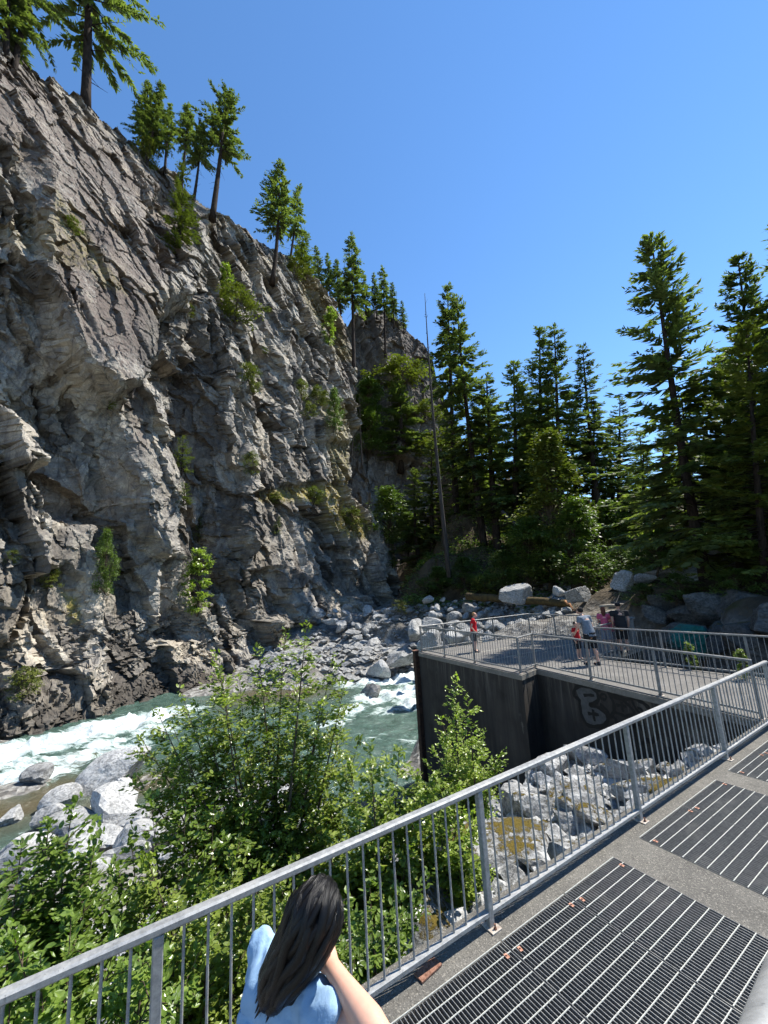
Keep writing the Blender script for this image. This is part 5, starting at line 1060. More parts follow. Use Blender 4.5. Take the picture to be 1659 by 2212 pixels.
# ------------------------------------------------------------------ leafy shrubs along the near bank
LEAFM = {}
def leaf_mesh(mat, l):
    if (mat, l) not in LEAFM:
        b = Blades(); b.add(np.zeros(3), np.array([1.0, 0, 0]), np.array([0, 1.0, 0]), l, l * .62); LEAFM[(mat, l)] = b.mesh('leaf', M[mat], True)
    return LEAFM[(mat, l)]
def shrub(name, label, bx, bd, tips, mat='alder', leaf=.085, rad_=.42, per=26, seed=1, side=9, singles=60, zbase=None, cat='shrub', start=.25):
    r = random.Random(seed); d0 = ray(bx, 1500); d0 = d0[:2] / np.linalg.norm(d0[:2]); g = np.array([d0[0] * bd, d0[1] * bd, 0]); g[2] = (gz(g[0], g[1]) if zbase is None else zbase) - 0.1
    e = empty(name, g); tag(e, label, cat, 'leafy shrubs below the near railing'); B = Blades(); st = MB(); sing = []
    for ti, tp in enumerate(tips):
        tx, ty = tp[:2]; dist = bd + r.uniform(-.55, .55) if len(tp) < 3 else tp[2]; tip = at(tx, ty, dist) - g; base = np.array([r.uniform(-.18, .18), r.uniform(-.18, .18), 0])
        mid = base * .5 + tip * .5 + np.array([r.uniform(-.15, .15), r.uniform(-.15, .15), .12 * np.linalg.norm(tip)]) * .8
        cur = lambda t: base * (1 - t) ** 2 + 2 * mid * t * (1 - t) + tip * t * t
        H = np.linalg.norm(tip - base); st.tube([cur(t) for t in np.linspace(0, 1, 8)], np.linspace(.008 + .006 * H, .003, 8), 6, False)
        nside = int(side * 1.45 * H * (1 - start))
        for j in range(nside + 1):
            t = start + (1 - start) * (j + r.random()) / (nside + 1); q = cur(min(t, 1)); a = r.uniform(0, 6.283); L = rad_ * (1.1 - .65 * t) * r.uniform(.6, 1.25)
            if j == nside: dirn = unit(cur(1) - cur(.93)); L = .22; q = cur(1)
            else: dirn = unit(np.array([math.cos(a), math.sin(a), r.uniform(.15, .75)]))
            end = q + dirn * L + np.array([0, 0, -.06 * L]); st.tube([q, q + dirn * L * .55 + np.array([0, 0, .02]), end], [.005, .0035, .0018], 3, False)
            nl = max(6, int(per * 1.6 * L / rad_ * r.uniform(.7, 1.1)))
            for k in range(nl):
                u = .12 + .9 * (k + r.random()) / nl; q2 = q + (end - q) * min(u, 1.0) + np.array([r.gauss(0, .03), r.gauss(0, .03), r.gauss(0, .025)])
                sd = np.cross(dirn, [0, 0, 1]); sd = unit(sd) * (1 if k % 2 else -1)
                d = unit(dirn * r.uniform(.2, .9) + sd * r.uniform(.3, 1.0) + np.array([r.uniform(-.3, .3), r.uniform(-.3, .3), r.uniform(-.55, .35)]))
                w = unit(np.cross(np.array([r.uniform(-.45, .45), r.uniform(-.45, .45), 1.0]), d)); l = leaf * .95 * r.uniform(.6, 1.3) * (1.0 if u < .9 else .75)
                if singles and r.random() < .02 and len(sing) < singles: sing.append((q2, d, w, l))
                else: B.add(q2, d, w, l, l * r.uniform(.5, .68))
    s_me = st.mesh('stems', True); s_me.materials.append(M['twig']); so_ = obj('stems', s_me, None, e); fo = obj('foliage', B.mesh('foliage', M[mat], True), None, e); fo['kind'] = 'stuff'
    for q2, d, w, l in sing:
        nn = np.cross(d, w); mt = Matrix(((d[0], w[0], nn[0], q2[0]), (d[1], w[1], nn[1], q2[1]), (d[2], w[2], nn[2], q2[2]), (0, 0, 0, 1))); o = obj('leaf', leaf_mesh(mat, round(leaf, 3)), None, e); k = l / leaf; o.matrix_local = mt @ Matrix.Scale(k, 4)
    return e
shrub('alder_shrub', 'tallest leafy alder in front of the river, left of centre', 600, 6.3, [(660, 1372), (560, 1425), (615, 1390), (480, 1482), (430, 1545), (385, 1600), (715, 1445), (520, 1500), (640, 1480), (345, 1660), (690, 1540), (590, 1560), (320, 1620), (350, 1560), (400, 1520), (470, 1440), (740, 1500), (770, 1620), (310, 1700), (450, 1640), (540, 1640), (640, 1650), (740, 1560), (400, 1700), (500, 1720)], 'alder2', .078, .56, 29, 31, 10)
shrub('alder_shrub', 'broad leafy alder in front of the green water, right of the tallest one', 800, 5.9, [(800, 1640), (860, 1650), (900, 1705), (760, 1680), (700, 1720), (840, 1760), (920, 1790), (660, 1760), (960, 1740), (780, 1800), (880, 1850), (720, 1850), (640, 1840), (820, 1900), (930, 1700)], 'alder2', .085, .45, 34, 32, 11)
shrub('alder_shrub', 'bright leafy bush at the left edge above the railing', 110, 4.7, [(150, 1790), (100, 1830), (40, 1880), (200, 1850), (10, 1930), (230, 1925), (120, 1930), (60, 1990), (170, 1990), (-40, 1920), (-60, 2000), (190, 1900), (80, 1900)], 'alder', .072, .40, 38, 33, 13)
shrub('alder_shrub', 'low bright bush just beyond the railing, left of the woman', 450, 4.6, [(330, 1890), (420, 1905), (500, 1885), (450, 1960), (300, 1970), (560, 1915), (620, 1905), (380, 2010), (520, 1990), (600, 1990), (670, 1950)], 'alder2', .068, .38, 38, 34, 13)
shrub('alder_shrub', 'dark backlit bush in front of the white boulders', 380, 5.5, [(330, 1760), (400, 1765), (285, 1830), (460, 1780), (520, 1790), (350, 1850), (440, 1860), (260, 1900), (560, 1830)], 'alder', .085, .42, 22, 35, 9)
shrub('alder_shrub', 'shady bush low behind the railing in the bottom left corner', 160, 3.9, [(40, 2060), (150, 2040), (240, 2070), (310, 2060), (-20, 2130), (200, 2140), (90, 2140), (330, 2140), (420, 2080), (20, 2200)], 'alder', .066, .36, 36, 36, 12)
shrub('alder_shrub', 'bush right behind the railing beside the woman', 780, 4.4, [(720, 1960), (800, 1940), (860, 1980), (760, 2030), (690, 2010), (840, 2060), (900, 1930), (650, 2060)], 'alder', .07, .36, 36, 37, 12)
shrub('alder_shrub', 'slender light green sapling standing against the dark platform wall', 985, 8.3, [(985, 1482), (1012, 1530), (958, 1570), (1040, 1600), (1078, 1642), (945, 1640), (1000, 1600), (975, 1640), (930, 1660), (1060, 1660), (1020, 1650), (900, 1680)], 'alder2', .075, .42, 32, 38, 10, start=.12)
shrub('alder_shrub', 'leafy bush between the railing and the mossy rocks', 960, 6.0, [(940, 1740), (990, 1730), (1020, 1780), (960, 1820), (900, 1840), (1000, 1840), (910, 1900), (950, 1880)], 'alder2', .08, .34, 30, 39, 11)
shrub('alder_shrub', 'dark tangle of bushes low behind the left railing', 420, 4.9, [(250, 2040), (330, 2080), (420, 2060), (500, 2050), (560, 2100), (460, 2140), (620, 2100), (300, 2160), (540, 2180)], 'alder', .08, .42, 26, 40, 10)

# ------------------------------------------------------------------ logs and driftwood
def log(name, label, a, b, r0, r1, mat, stubs=3, seed=1, jag=True):
    r = random.Random(seed); a, b = np.asarray(a), np.asarray(b); e = empty(name, a); tag(e, label, 'log'); m = MB(); n = 12
    pts = [(b - a) * t + np.array([r.uniform(-.05, .05), 0, r.uniform(-.06, .06)]) * 1.0 for t in np.linspace(0, 1, n)]
    m.tube(pts, [(r0 + (r1 - r0) * t) * r.uniform(.9, 1.1) for t in np.linspace(0, 1, n)], 10); m.build('trunk', M[mat], e, smooth=True)
    for k in range(stubs):
        t = r.uniform(.1, .95); q = (b - a) * t; m = MB(); m.tube([q, q + np.array([r.uniform(-.7, .7), r.uniform(-.7, .7), r.uniform(.1, .8)])], [r0 * .25, .01], 5); m.build('branch_stub', M[mat], e)
    return e
M['mosslog'] = mat_simple('mossy_log', (0.03, 0.022, 0.012), (0.10, 0.07, 0.025), 3, .95, world=True); M['drift'] = mat_simple('driftwood', (0.22, 0.19, 0.15), (0.42, 0.38, 0.32), 8, .9); M['splint'] = mat_simple('splintered_wood', (0.32, 0.13, 0.05), (0.55, 0.30, 0.16), 9, .9)
log('fallen_log', 'mossy fallen log lying across the boulders behind the platform', at(1010, 1288, 42), at(1228, 1304, 36), .38, .30, 'mosslog', 6, 3)
log('broken_branch', 'splintered reddish branch stub hanging from the log end', at(1222, 1298, 35.5), at(1252, 1330, 33.5), .10, .03, 'splint', 2, 4)
log('driftwood_pole', 'long pale driftwood pole above the pink-shirted visitor', at(1295, 1312, 30), at(1420, 1297, 31), .10, .06, 'drift', 2, 5)
log('driftwood_pole', 'pale leaning driftwood trunk right of the black-shirted visitor', at(1352, 1333, 27), at(1430, 1308, 28), .13, .07, 'drift', 3, 6)
log('driftwood_pole', 'bleached driftwood lying behind the visitors', at(1300, 1322, 29), at(1400, 1318, 29.5), .11, .08, 'drift', 2, 7)
log('fallen_log', 'thin dead trunk sloping down the shaded forest bank', at(1085, 1105, 56), at(1155, 1172, 52), .22, .12, 'bark_dead', 3, 8)

# ------------------------------------------------------------------ people
def cap_tube(mb, pts, rads, k=14, round_ends=True):
    pts = [np.asarray(p, dtype=float) for p in pts]; rads = list(rads)
    if round_ends:
        d0 = unit(pts[0] - pts[1]); d1 = unit(pts[-1] - pts[-2]); a = [(pts[0] + d0 * rads[0] * f, rads[0] * g) for f, g in ((.98, .2), (.8, .6), (.45, .89))]; b = [(pts[-1] + d1 * rads[-1] * f, rads[-1] * g) for f, g in ((.45, .89), (.8, .6), (.98, .2))]
        pts = [x for x, _ in a] + pts + [x for x, _ in b]; rads = [x for _, x in a] + rads + [x for _, x in b]
    mb.tube(pts, rads, k, True)
def ell(mb, c, r, R=None, n=12):
    V = []; F = []
    for i in range(n + 1):
        th = math.pi * i / n
        for j in range(2 * n): ph = math.pi * j / n; V.append((math.sin(th) * math.cos(ph) * r[0], math.sin(th) * math.sin(ph) * r[1], math.cos(th) * r[2]))
    V = np.array(V)
    if R is not None: V = V @ np.asarray(R).T
    for i in range(n):
        for j in range(2 * n): F.append((i * 2 * n + j, (i + 1) * 2 * n + j, (i + 1) * 2 * n + (j + 1) % (2 * n), i * 2 * n + (j + 1) % (2 * n)))
    mb.add(V + np.asarray(c), F)
def fuse(mb, name, mat, parent, voxel=0.008, smooth=4, disp=None):
    me = mb.mesh('tmp'); o = bpy.data.objects.new('tmp', me); col.objects.link(o)
    m = o.modifiers.new('r', 'REMESH'); m.mode = 'VOXEL'; m.voxel_size = voxel; s_ = o.modifiers.new('s', 'SMOOTH'); s_.iterations = smooth; s_.factor = .5
    out = evalmesh(o, name); bpy.data.objects.remove(o); bpy.data.meshes.remove(me)
    n = len(out.vertices); V = np.zeros(n * 3); out.vertices.foreach_get('co', V); V = V.reshape(-1, 3)
    if disp is not None:
        N = np.zeros(n * 3); out.vertices.foreach_get('normal', N); V = V + N.reshape(-1, 3) * disp(V)[:, None]; out.vertices.foreach_set('co', V.ravel())
    out.polygons.foreach_set('use_smooth', np.ones(len(out.polygons), dtype=bool)); out.update()
    return obj(name, out, mat, parent)
def hand(mb, wrist, tip_dir, palm_n, s=1.0, curl=.5, flip=1):
    d = unit(tip_dir); n = unit(np.asarray(palm_n) - d * np.dot(palm_n, d)); w = np.cross(d, n) * flip; wrist = np.asarray(wrist)
    for off_ in (-.028, 0, .028): cap_tube(mb, [wrist + w * off_ * .7 * s, wrist + d * .085 * s + w * off_ * s], [.017 * s, .015 * s], 8)
    for i, l in enumerate((.068, .078, .072, .056)):
        o = wrist + d * .085 * s + w * (.033 - .022 * i) * s; a = o + (d * math.cos(curl * .5) + n * math.sin(curl * .5)) * l * .5 * s; b = a + (d * math.cos(curl * 1.4) + n * math.sin(curl * 1.4)) * l * .5 * s; cap_tube(mb, [o, a, b], [.009 * s, .0085 * s, .007 * s], 8)
    o = wrist + d * .03 * s + w * .032 * s; a = o + (d * .5 + w * .75 + n * .25) * .038 * s; b = a + (d * .8 + w * .3 + n * .35) * .032 * s; cap_tube(mb, [o, a, b], [.012 * s, .0105 * s, .009 * s], 8)
def person(label, pos, face_az, h, skin, shirt, shorts, hair, shoes, pose=None, hair_long=False, cap=None, lean=0.0, look=0.0, sleeve=.5, stout=1.0, short_len=.55, group='visitors on the platform'):
    k = h / 1.75; e = empty('person', pos, -rad(face_az)); tag(e, label, 'person', group); P = pose or {}
    A = lambda x, y, z: np.array([x, y, z]) * k
    ly = lambda z: lean * max(0, z - .95)
    hip = {s_: A(.095 * s_ * stout, 0, .90) for s_ in (-1, 1)}; knee = {s_: A(.10 * s_ + 0, P.get('step', 0) * s_ * .5 + .02, .48) for s_ in (-1, 1)}; ank = {s_: A(.10 * s_, P.get('step', 0) * s_, .09) for s_ in (-1, 1)}
    sh = {s_: A(.185 * s_ * stout, ly(1.42), 1.42) for s_ in (-1, 1)}
    elb = {s_: A(*P['elb'][s_]) if 'elb' in P else A(.25 * s_, ly(1.3) - .03, 1.14) for s_ in (-1, 1)}; wr = {s_: A(*P['wr'][s_]) if 'wr' in P else A(.245 * s_, ly(1.3) + .06, .90) for s_ in (-1, 1)}
    hc = A(0, ly(1.62) + .03 + P.get('hy', 0), 1.63)
    b = MB()
    cap_tube(b, [A(0, 0, .93), A(0, ly(1.1) * .8, 1.10), A(0, ly(1.3), 1.30)], [.13 * k * stout, .115 * k * stout, .13 * k * stout], 16)
    cap_tube(b, [sh[-1], sh[1]], [.06 * k, .06 * k]); cap_tube(b, [A(0, ly(1.42), 1.42), hc - A(0, .01, .06)], [.055 * k, .05 * k])
    for s_ in (-1, 1):
        cap_tube(b, [hip[s_], knee[s_], ank[s_]], [.085 * k * stout, .056 * k, .036 * k]); m_ = knee[s_] * .65 + ank[s_] * .35 - A(0, .018, 0); ell(b, m_, (.05 * k, .055 * k, .12 * k), n=8)
        cap_tube(b, [sh[s_], elb[s_]], [.05 * k, .04 * k]); cap_tube(b, [elb[s_], wr[s_]], [.04 * k, .027 * k]); hand(b, wr[s_], wr[s_] - elb[s_] + A(0, .04, 0), (-s_, .3, 0), k, .6, s_)
        cap_tube(b, [ank[s_], ank[s_] + A(0, .13, -.055)], [.036 * k, .03 * k])
    cl, sl_ = math.cos(look), math.sin(look); RH = np.array([[1, 0, 0], [0, cl, sl_], [0, -sl_, cl]])
    hp = lambda x, y, z: hc + RH @ A(x, y, z)
    ell(b, hp(0, -.005, .015), (.076 * k, .095 * k, .105 * k), RH); ell(b, hp(0, .03, -.06), (.055 * k, .062 * k, .06 * k), RH, 8); ell(b, hp(0, .098, -.015), (.014 * k, .02 * k, .026 * k), RH, 6)
    for s_ in (-1, 1): ell(b, hp(.078 * s_, -.005, -.01), (.012 * k, .022 * k, .032 * k), RH, 6)
    fuse(b, 'body', M[skin], e, .009 * k, 3)
    for s_ in (-1, 1): m_ = MB(); ell(m_, hp(.031 * s_, .082, .012), (.011 * k,) * 3, None, 6); m_.build('eye', M['eye'], e, smooth=True)
    m_ = MB(); ell(m_, hp(0, .083, -.058), (.022 * k, .008 * k, .007 * k), RH, 6); m_.build('mouth', M['lips'], e, smooth=True)
    fold = lambda V: .010 * k * fbm(V * np.array([9, 9, 5]) / k, 3, 9)
    c = MB(); t0 = .86 if not P.get('tuck') else .95
    cap_tube(c, [A(0, 0, t0), A(0, ly(1.0), 1.0), A(0, ly(1.15) * .9, 1.15), A(0, ly(1.32), 1.32)], [.165 * k * stout, .155 * k * stout, .142 * k * stout, .145 * k * stout], 18, False); ell(c, A(0, ly(1.36), 1.35), (.17 * k * stout, .11 * k * stout, .12 * k)); cap_tube(c, [sh[-1], sh[1]], [.075 * k] * 2)
    for s_ in (-1, 1): cap_tube(c, [sh[s_], sh[s_] + (elb[s_] - sh[s_]) * sleeve], [.073 * k, .068 * k], 14, False); ell(c, sh[s_], (.073 * k,) * 3, n=8)
    fuse(c, 'shirt', M[shirt], e, .013 * k, 4, fold)
    c = MB(); cap_tube(c, [A(0, 0, 1.0), A(0, 0, .84)], [.150 * k * stout, .165 * k * stout], 16, False)
    for s_ in (-1, 1): cap_tube(c, [hip[s_] + A(0, 0, .03), hip[s_] + (knee[s_] - hip[s_]) * short_len * 1.75], [.105 * k * stout, .092 * k], 14, False)
    fuse(c, 'shorts', M[shorts], e, .013 * k, 4, fold)
    for s_ in (-1, 1): c = MB(); cap_tube(c, [ank[s_] + A(0, -.03, -.045), ank[s_] + A(0, .15, -.055)], [.043 * k, .036 * k]); cap_tube(c, [ank[s_], ank[s_] + A(0, 0, -.03)], [.045 * k, .045 * k]); fuse(c, 'shoe', M[shoes], e, .011 * k, 2)
    c = MB()
    ell(c, hp(0, -.022, .045), (.086 * k, .092 * k, .092 * k), RH); 
    if hair_long: cap_tube(c, [hp(0, -.05, .03), hp(0, -.075, -.1), hp(0, -.085, -.24)], [.085 * k, .085 * k, .05 * k])
    fuse(c, 'hair', M[hair], e, .010 * k, 2, lambda V: .006 * k * fbm(V * np.array([40, 40, 8]) / k, 2, 3))
    if cap: c = MB(); ell(c, hp(0, -.012, .062), (.094 * k, .105 * k, .078 * k), RH); cap_tube(c, [hp(-.04, .09, .055), hp(.04, .09, .055)], [.02 * k, .02 * k]); ell(c, hp(0, .12, .05), (.07 * k, .07 * k, .012 * k), RH); fuse(c, 'cap', M[cap], e, .011 * k, 2)
    return e
M['eye'] = mat_simple('dark_eye', (.02, .015, .012), (.03, .022, .018), 20, .2, bump=0); M['lips'] = mat_simple('lips', (.35, .13, .11), (.42, .17, .14), 20, .5, bump=0)
M['red'] = mat_cloth('red_cotton', (.62, .012, .02)); M['red2'] = mat_cloth('dark_red_cotton', (.42, .012, .018)); M['grey'] = mat_cloth('grey_blue_cotton', (.14, .165, .20)); M['pink'] = mat_cloth('pink_cotton', (.50, .09, .16)); M['black'] = mat_cloth('black_cotton', (.014, .014, .016)); M['denim'] = mat_cloth('pale_denim', (.16, .20, .27)); M['blond'] = mat_cloth('sandy_hair', (.26, .14, .06)); M['brownhair'] = mat_cloth('reddish_brown_hair', (.10, .035, .02)); M['blackhair'] = mat_cloth('black_hair', (.012, .010, .009)); M['shoe'] = mat_cloth('dark_shoe', (.03, .03, .035)); M['shoe2'] = mat_cloth('grey_shoe', (.2, .2, .2))  # grey_blue_cotton is darkened to hold the shade on the man's shirt
p = onz(1027.5, 1409, 0); person('boy in a red t-shirt and black shorts alone at the river end of the platform', (p[0], p[1], 0), 100, 1.58, 'skin', 'red', 'black', 'blond', 'shoe', dict(elb={-1: (-.22, -.10, 1.12), 1: (.22, -.10, 1.12)}, wr={-1: (-.20, .05, .90), 1: (.20, .05, .92)}, hy=.05), look=-.45, lean=.04)
p = onz(1283, 1437, 0); person('man in a grey-blue t-shirt and black shorts bending over a child', (p[0], p[1], 0), -22, 1.80, 'skin', 'grey', 'black', 'blackhair', 'shoe', dict(step=-.10, elb={-1: (-.26, .16, 1.15), 1: (.27, .10, 1.13)}, wr={-1: (-.24, .33, .96), 1: (.23, .27, .93)}, hy=.05), lean=.28, look=-.5, stout=1.1)
p = onz(1252, 1425, 0); person('small child in a dark red t-shirt in front of the grey-shirted man', (p[0], p[1], 0), 150, 1.26, 'skin', 'red2', 'black', 'blackhair', 'shoe2', look=-.1)
q_ = at(1304, 1330, 17.3); person('woman in a pink t-shirt with long reddish hair at the far side of the platform', (q_[0], q_[1], 0), 25, 1.63, 'skin', 'pink', 'denim', 'brownhair', 'shoe2', dict(elb={-1: (-.24, .05, 1.15), 1: (.24, .05, 1.15)}, wr={-1: (-.12, .25, 1.2), 1: (.12, .25, 1.2)}), hair_long=True)
q_ = at(1338, 1330, 17.1); person('broad man in a black t-shirt and black cap with his back turned', (q_[0], q_[1], 0), 20, 1.77, 'skin2', 'black', 'black', 'blackhair', 'shoe', stout=1.28, cap='black', lean=.05)
q_ = at(1319, 1332, 17.8); person('child half hidden between the pink-shirted woman and the capped man', (q_[0], q_[1], 0), 200, 1.40, 'skin2', 'pink', 'denim', 'brownhair', 'shoe2')

# the woman in the foreground, seen from behind and above, leaning her head on her hand
WK = 0.86
def W3(px, py, z): p_ = onz(px, py, z); return CAM + (p_ - CAM) * WK
LS, RS = W3(570, 2058, 1.27), W3(672, 2150, 1.27); HC = W3(672, 1992, 1.485); HD = W3(706, 2072, 1.37); EL = W3(832, 2262, 1.33); MS = (LS + RS) / 2
fw = unit([math.sin(rad(37)), math.cos(rad(37)), 0]); rt_ = unit([fw[1], -fw[0], 0]); Z1 = np.array([0, 0, 1.0])
STEPZ = 0.20; wx0 = MS - fw * .05
wo = empty('person', (wx0[0], wx0[1], STEPZ)); tag(wo, 'black-haired woman in light blue resting her head on her hand in the foreground', 'person')
L_ = lambda p_: np.asarray(p_) - np.array([wx0[0], wx0[1], STEPZ])
st_ = MB(); st_.bevbox((0, 0, STEPZ / 2), (1.1, .42, STEPZ), .01); s0 = st_.build('stair_step', M['slab'], loc=(wx0[0] - .02, wx0[1] - .02, 0.001), rot=(0, 0, ROTT)); s0['kind'] = 'structure'
M['wskin'] = mat_skin('forearm_skin', (.66, .37, .26)); 
def mat_tee():
    k = NT('light_blue_cotton'); p_ = k.co(); f = k.noise(p_, 7, 4, .6, .4); g = k.noise(p_, 300, 2, .5)
    k.bump(k.math('ADD', f, k.math('MULTIPLY', g, .05)), .5, .03); return k.fin(k.ramp(f, [(.3, (.19, .31, .46)), (.7, (.33, .47, .62))]), .9, 0, .15)
def mat_hair():
    k = NT('glossy_black_hair'); u = k.attr('strand'); w_ = k.n('ShaderNodeCombineXYZ'); k.l(u, w_.inputs[0]); f = k.noise(w_.outputs[0], 60, 4, .7)
    k.bump(f, .6, .004); k.b.inputs['Anisotropic'].default_value = .5; return k.fin(k.ramp(f, [(.3, (.002, .0018, .0016)), (.75, (.006, .005, .0045))]), k.ramp(f, [(.3, .28), (.7, .36)]), 0, .28)
M['tee'] = mat_tee(); M['whair'] = mat_hair(); M['wshorts'] = mat_cloth('dark_denim', (.05, .06, .09))
b = MB(); pel = MS - fw * .06 + Z1 * (-.52); mid = MS - fw * .02 - Z1 * .28
cap_tube(b, [pel, mid, MS - Z1 * .08], [.135, .115, .12], 18); cap_tube(b, [LS, RS], [.055, .055]); cap_tube(b, [MS + Z1 * .02, HC - fw * .02 - Z1 * .07], [.05, .048])
RHw = np.stack([rt_, fw, Z1], 1); ell(b, HC, (.074, .092, .105), RHw, 14); ell(b, HC + fw * .035 - Z1 * .065, (.052, .058, .055), RHw, 10); ell(b, HC + fw * .10 - Z1 * .02, (.013, .018, .024), RHw, 6)
for s_ in (-1, 1): ell(b, HC + rt_ * s_ * .076 - Z1 * .012, (.011, .02, .03), RHw, 6)
fo_ = HD - EL; pw = EL + fo_ * .72; pm = EL + fo_ * .35
mu = RS * .45 + EL * .55 - Z1 * .035; cap_tube(b, [RS, mu, EL], [.052, .045, .040], 18); cap_tube(b, [EL, EL + fo_ * .22, pm, pw, HD], [.040, .046, .042, .030, .027], 20); hand(b, HD - fo_ * .04, fo_ + Z1 * .1, HC - HD, 1.0, .9, 1)
el2 = LS - Z1 * .28 + fw * .06 - rt_ * .02; wr2 = el2 + fw * .14 + rt_ * .02 - Z1 * .2; cap_tube(b, [LS, el2], [.05, .04]); cap_tube(b, [el2, wr2], [.04, .027]); hand(b, wr2, wr2 - el2, (0, 0, 1), 1.0, .6, -1)
for s_ in (-1, 1):
    h_ = pel + rt_ * s_ * .09; kn = h_ * [1, 1, 0] + Z1 * (.47 + STEPZ) + fw * .03; an = h_ * [1, 1, 0] + Z1 * (.09 + STEPZ); cap_tube(b, [h_, kn, an], [.085, .056, .036]); cap_tube(b, [an, an + fw * .13 - Z1 * .055], [.035, .028])
b.V = [L_(v) for v in b.V]; fuse(b, 'body', M['wskin'], wo, .007, 4)
c = MB(); cap_tube(c, [pel + Z1 * .0, pel + Z1 * .12, mid, MS - Z1 * .10], [.175, .165, .15, .15], 20, False); ell(c, MS - Z1 * .05, (.19, .12, .12), RHw); cap_tube(c, [LS, RS], [.068, .070], 16)
sv = RS + (EL - RS) * .42 - np.array([0, 0, .03]); cap_tube(c, [RS, (RS + sv) / 2 - Z1 * .01, sv - Z1 * .01], [.074, .074, .076], 18, False); cap_tube(c, [LS, LS + (el2 - LS) * .6], [.066, .076], 18, False)
c.V = [L_(v) for v in c.V]; fuse(c, 'shirt', M['tee'], wo, .009, 3, lambda V: (.018 * fbm(V * np.array([10, 10, 5]), 3, 19) + .008 * fbm(V * np.array([26, 26, 9]), 2, 29)))
c = MB(); cap_tube(c, [pel + Z1 * .08, pel - Z1 * .06], [.16, .17], 18, False)
for s_ in (-1, 1): h_ = pel + rt_ * s_ * .09; kn = h_ * [1, 1, 0] + Z1 * (.47 + STEPZ); cap_tube(c, [h_, h_ * .4 + kn * .6], [.105, .095], 14, False)
c.V = [L_(v) for v in c.V]; fuse(c, 'shorts', M['wshorts'], wo, .012, 3)
for s_ in (-1, 1): h_ = pel + rt_ * s_ * .09; an = h_ * [1, 1, 0] + Z1 * (.09 + STEPZ); c = MB(); cap_tube(c, [an - fw * .03 - Z1 * .045, an + fw * .15 - Z1 * .055], [.043, .036]); c.V = [L_(v) for v in c.V]; fuse(c, 'shoe', M['shoe2'], wo, .011, 2)
for s_ in (-1, 1): m_ = MB(); ell(m_, L_(HC + fw * .082 + rt_ * s_ * .03 + Z1 * .01), (.011,) * 3, None, 6); m_.build('eye', M['eye'], wo, smooth=True)
# hair: a shell of strands swept from the crown down her back
ctr = [(W3(701, 1909, 1.595), .018), (W3(694, 1926, 1.59), .064), (W3(683, 1964, 1.55), .095), (W3(667, 2006, 1.495), .090), (W3(642, 2052, 1.43), .072), (W3(619, 2090, 1.375), .063), (W3(602, 2118, 1.325), .057), (W3(591, 2140, 1.285), .050), (W3(584, 2156, 1.255), .036)]
cp_ = np.array([c_[0] for c_ in ctr]); cr_ = np.array([c_[1] for c_ in ctr]); tt = np.linspace(0, len(ctr) - 1, 60); pc = np.stack([np.interp(tt, range(len(ctr)), cp_[:, i]) for i in range(3)], 1); pr = np.interp(tt, range(len(ctr)), cr_)
for _ in range(3): pc[1:-1] = (pc[:-2] + pc[1:-1] * 2 + pc[2:]) / 4; pr[1:-1] = (pr[:-2] + pr[1:-1] * 2 + pr[2:]) / 4
kk = 72; V = []; S_ = []; AX = []
for i in range(60):
    d = unit(pc[min(i + 1, 59)] - pc[max(i - 1, 0)]); a = unit(rt_ - d * rt_.dot(d)); b2 = np.cross(d, a); AX.append((a, b2))
    for j in range(kk):
        th = 2 * math.pi * j / kk; rip = .9 + .05 * float(vnoise(np.array([math.cos(th) * 5, math.sin(th) * 5, i * .05]), 3))
        if i > 46: rip *= max(.05, 1 - (i - 46) / 13.0)
        V.append(pc[i] + (a * math.cos(th) * pr[i] + b2 * math.sin(th) * pr[i] * .86) * rip); S_.append(j / kk * 3)
V = np.array(V); F = [(i * kk + j, i * kk + (j + 1) % kk, (i + 1) * kk + (j + 1) % kk, (i + 1) * kk + j) for i in range(59) for j in range(kk)]
hb = MB(); hb.add(V, F); SV = list(S_); rs = random.Random(3)
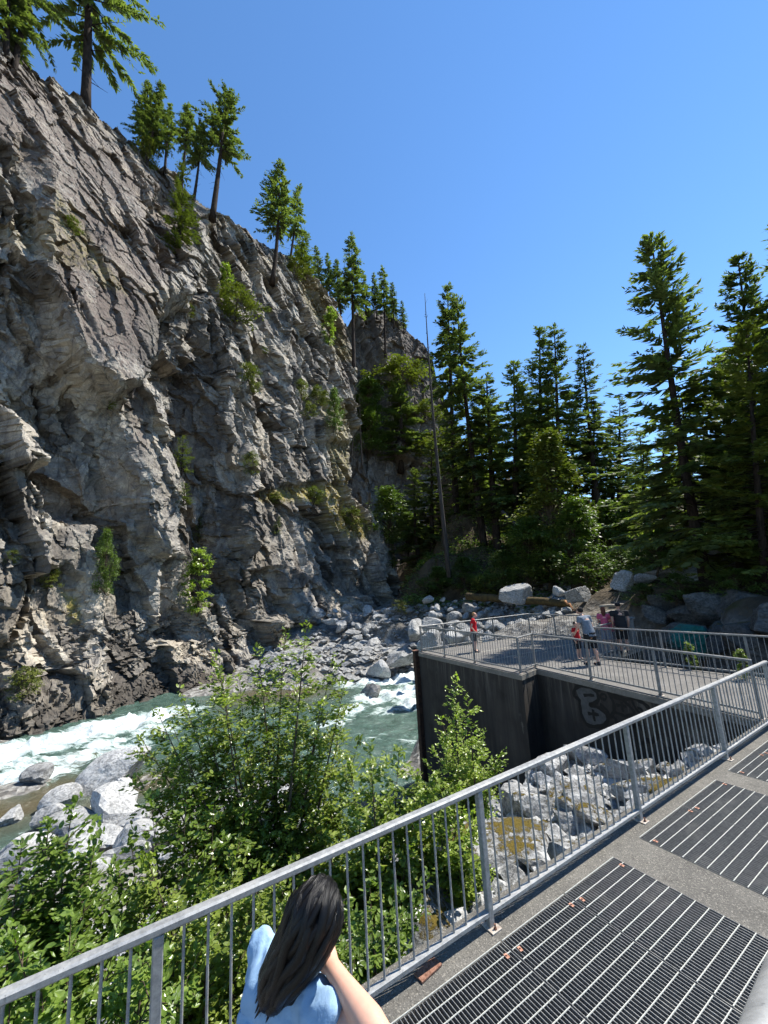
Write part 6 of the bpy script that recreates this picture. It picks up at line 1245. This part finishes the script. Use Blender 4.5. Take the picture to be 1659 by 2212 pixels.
def hpt(i, th, k_): a, b2 = AX[i]; return pc[i] + (a * math.cos(th) + b2 * math.sin(th) * .86) * pr[i] * k_
for n_ in range(64):                                     # locks
    th0 = 6.283 * n_ / 64 + rs.uniform(-.06, .06); i0 = rs.randrange(0, 5); i1 = rs.randrange(50, 60); tw = rs.uniform(-.35, .35); w0 = rs.uniform(.010, .019); ou = rs.uniform(.86, 1.03); pts = []; rr_ = []
    for i in range(i0, i1, 3):
        f = (i - i0) / (i1 - i0); pts.append(hpt(i, th0 + tw * f + .13 * math.sin(i * .25 + n_), ou + .09 * math.sin(i * .17 + n_ * 2))); rr_.append(w0 * (.55 + .6 * math.sin(min(1, f * 1.3 + .15) * 2.2)))
    e_ = unit(pts[-1] - pts[-2]); pts += [pts[-1] + e_ * .02, pts[-1] + e_ * .045 + np.array([rs.uniform(-.012, .012)] * 3)]; rr_ += [w0 * .5, .001]
    n0 = hb.n; hb.tube(pts, rr_, 8, False); SV += list(np.tile(np.linspace(0, 1.2, 8), len(pts)) + n_ * 1.7)
hm = newmesh('hair', L_(np.concatenate(hb.V)), np.array(hb.F4), True, dict(strand=np.array(SV))); hair_o = obj('hair', hm, M['whair'], wo)
sb = MB()
for n_ in range(420):
    th = rs.uniform(0, 6.283); i0 = rs.randrange(0, 24); i1 = rs.randrange(44, 60); ou = rs.uniform(.98, 1.10); tw = rs.uniform(-.6, .6); pts = [hpt(i, th + tw * (i - i0) / 60 + .05 * math.sin(i * .2 + n_), ou + .04 * math.sin(i * .11 + n_)) for i in range(i0, i1, 3)]
    e_ = unit(pts[-1] - pts[-2]); pts.append(pts[-1] + e_ * rs.uniform(.0, .07) + np.array([rs.uniform(-.012, .012), rs.uniform(-.012, .012), 0])); sb.tube(L_(np.array(pts)), [.0011] * (len(pts) - 1) + [.0004], 3, False)
so2 = newmesh('hair_strands', np.concatenate(sb.V), [np.array(sb.F4, dtype=np.int32).reshape(-1, 4)], True, dict(strand=np.random.RandomState(4).rand(sb.n))); o2 = obj('hair_strands', so2, M['whair'], hair_o); o2['kind'] = 'stuff'
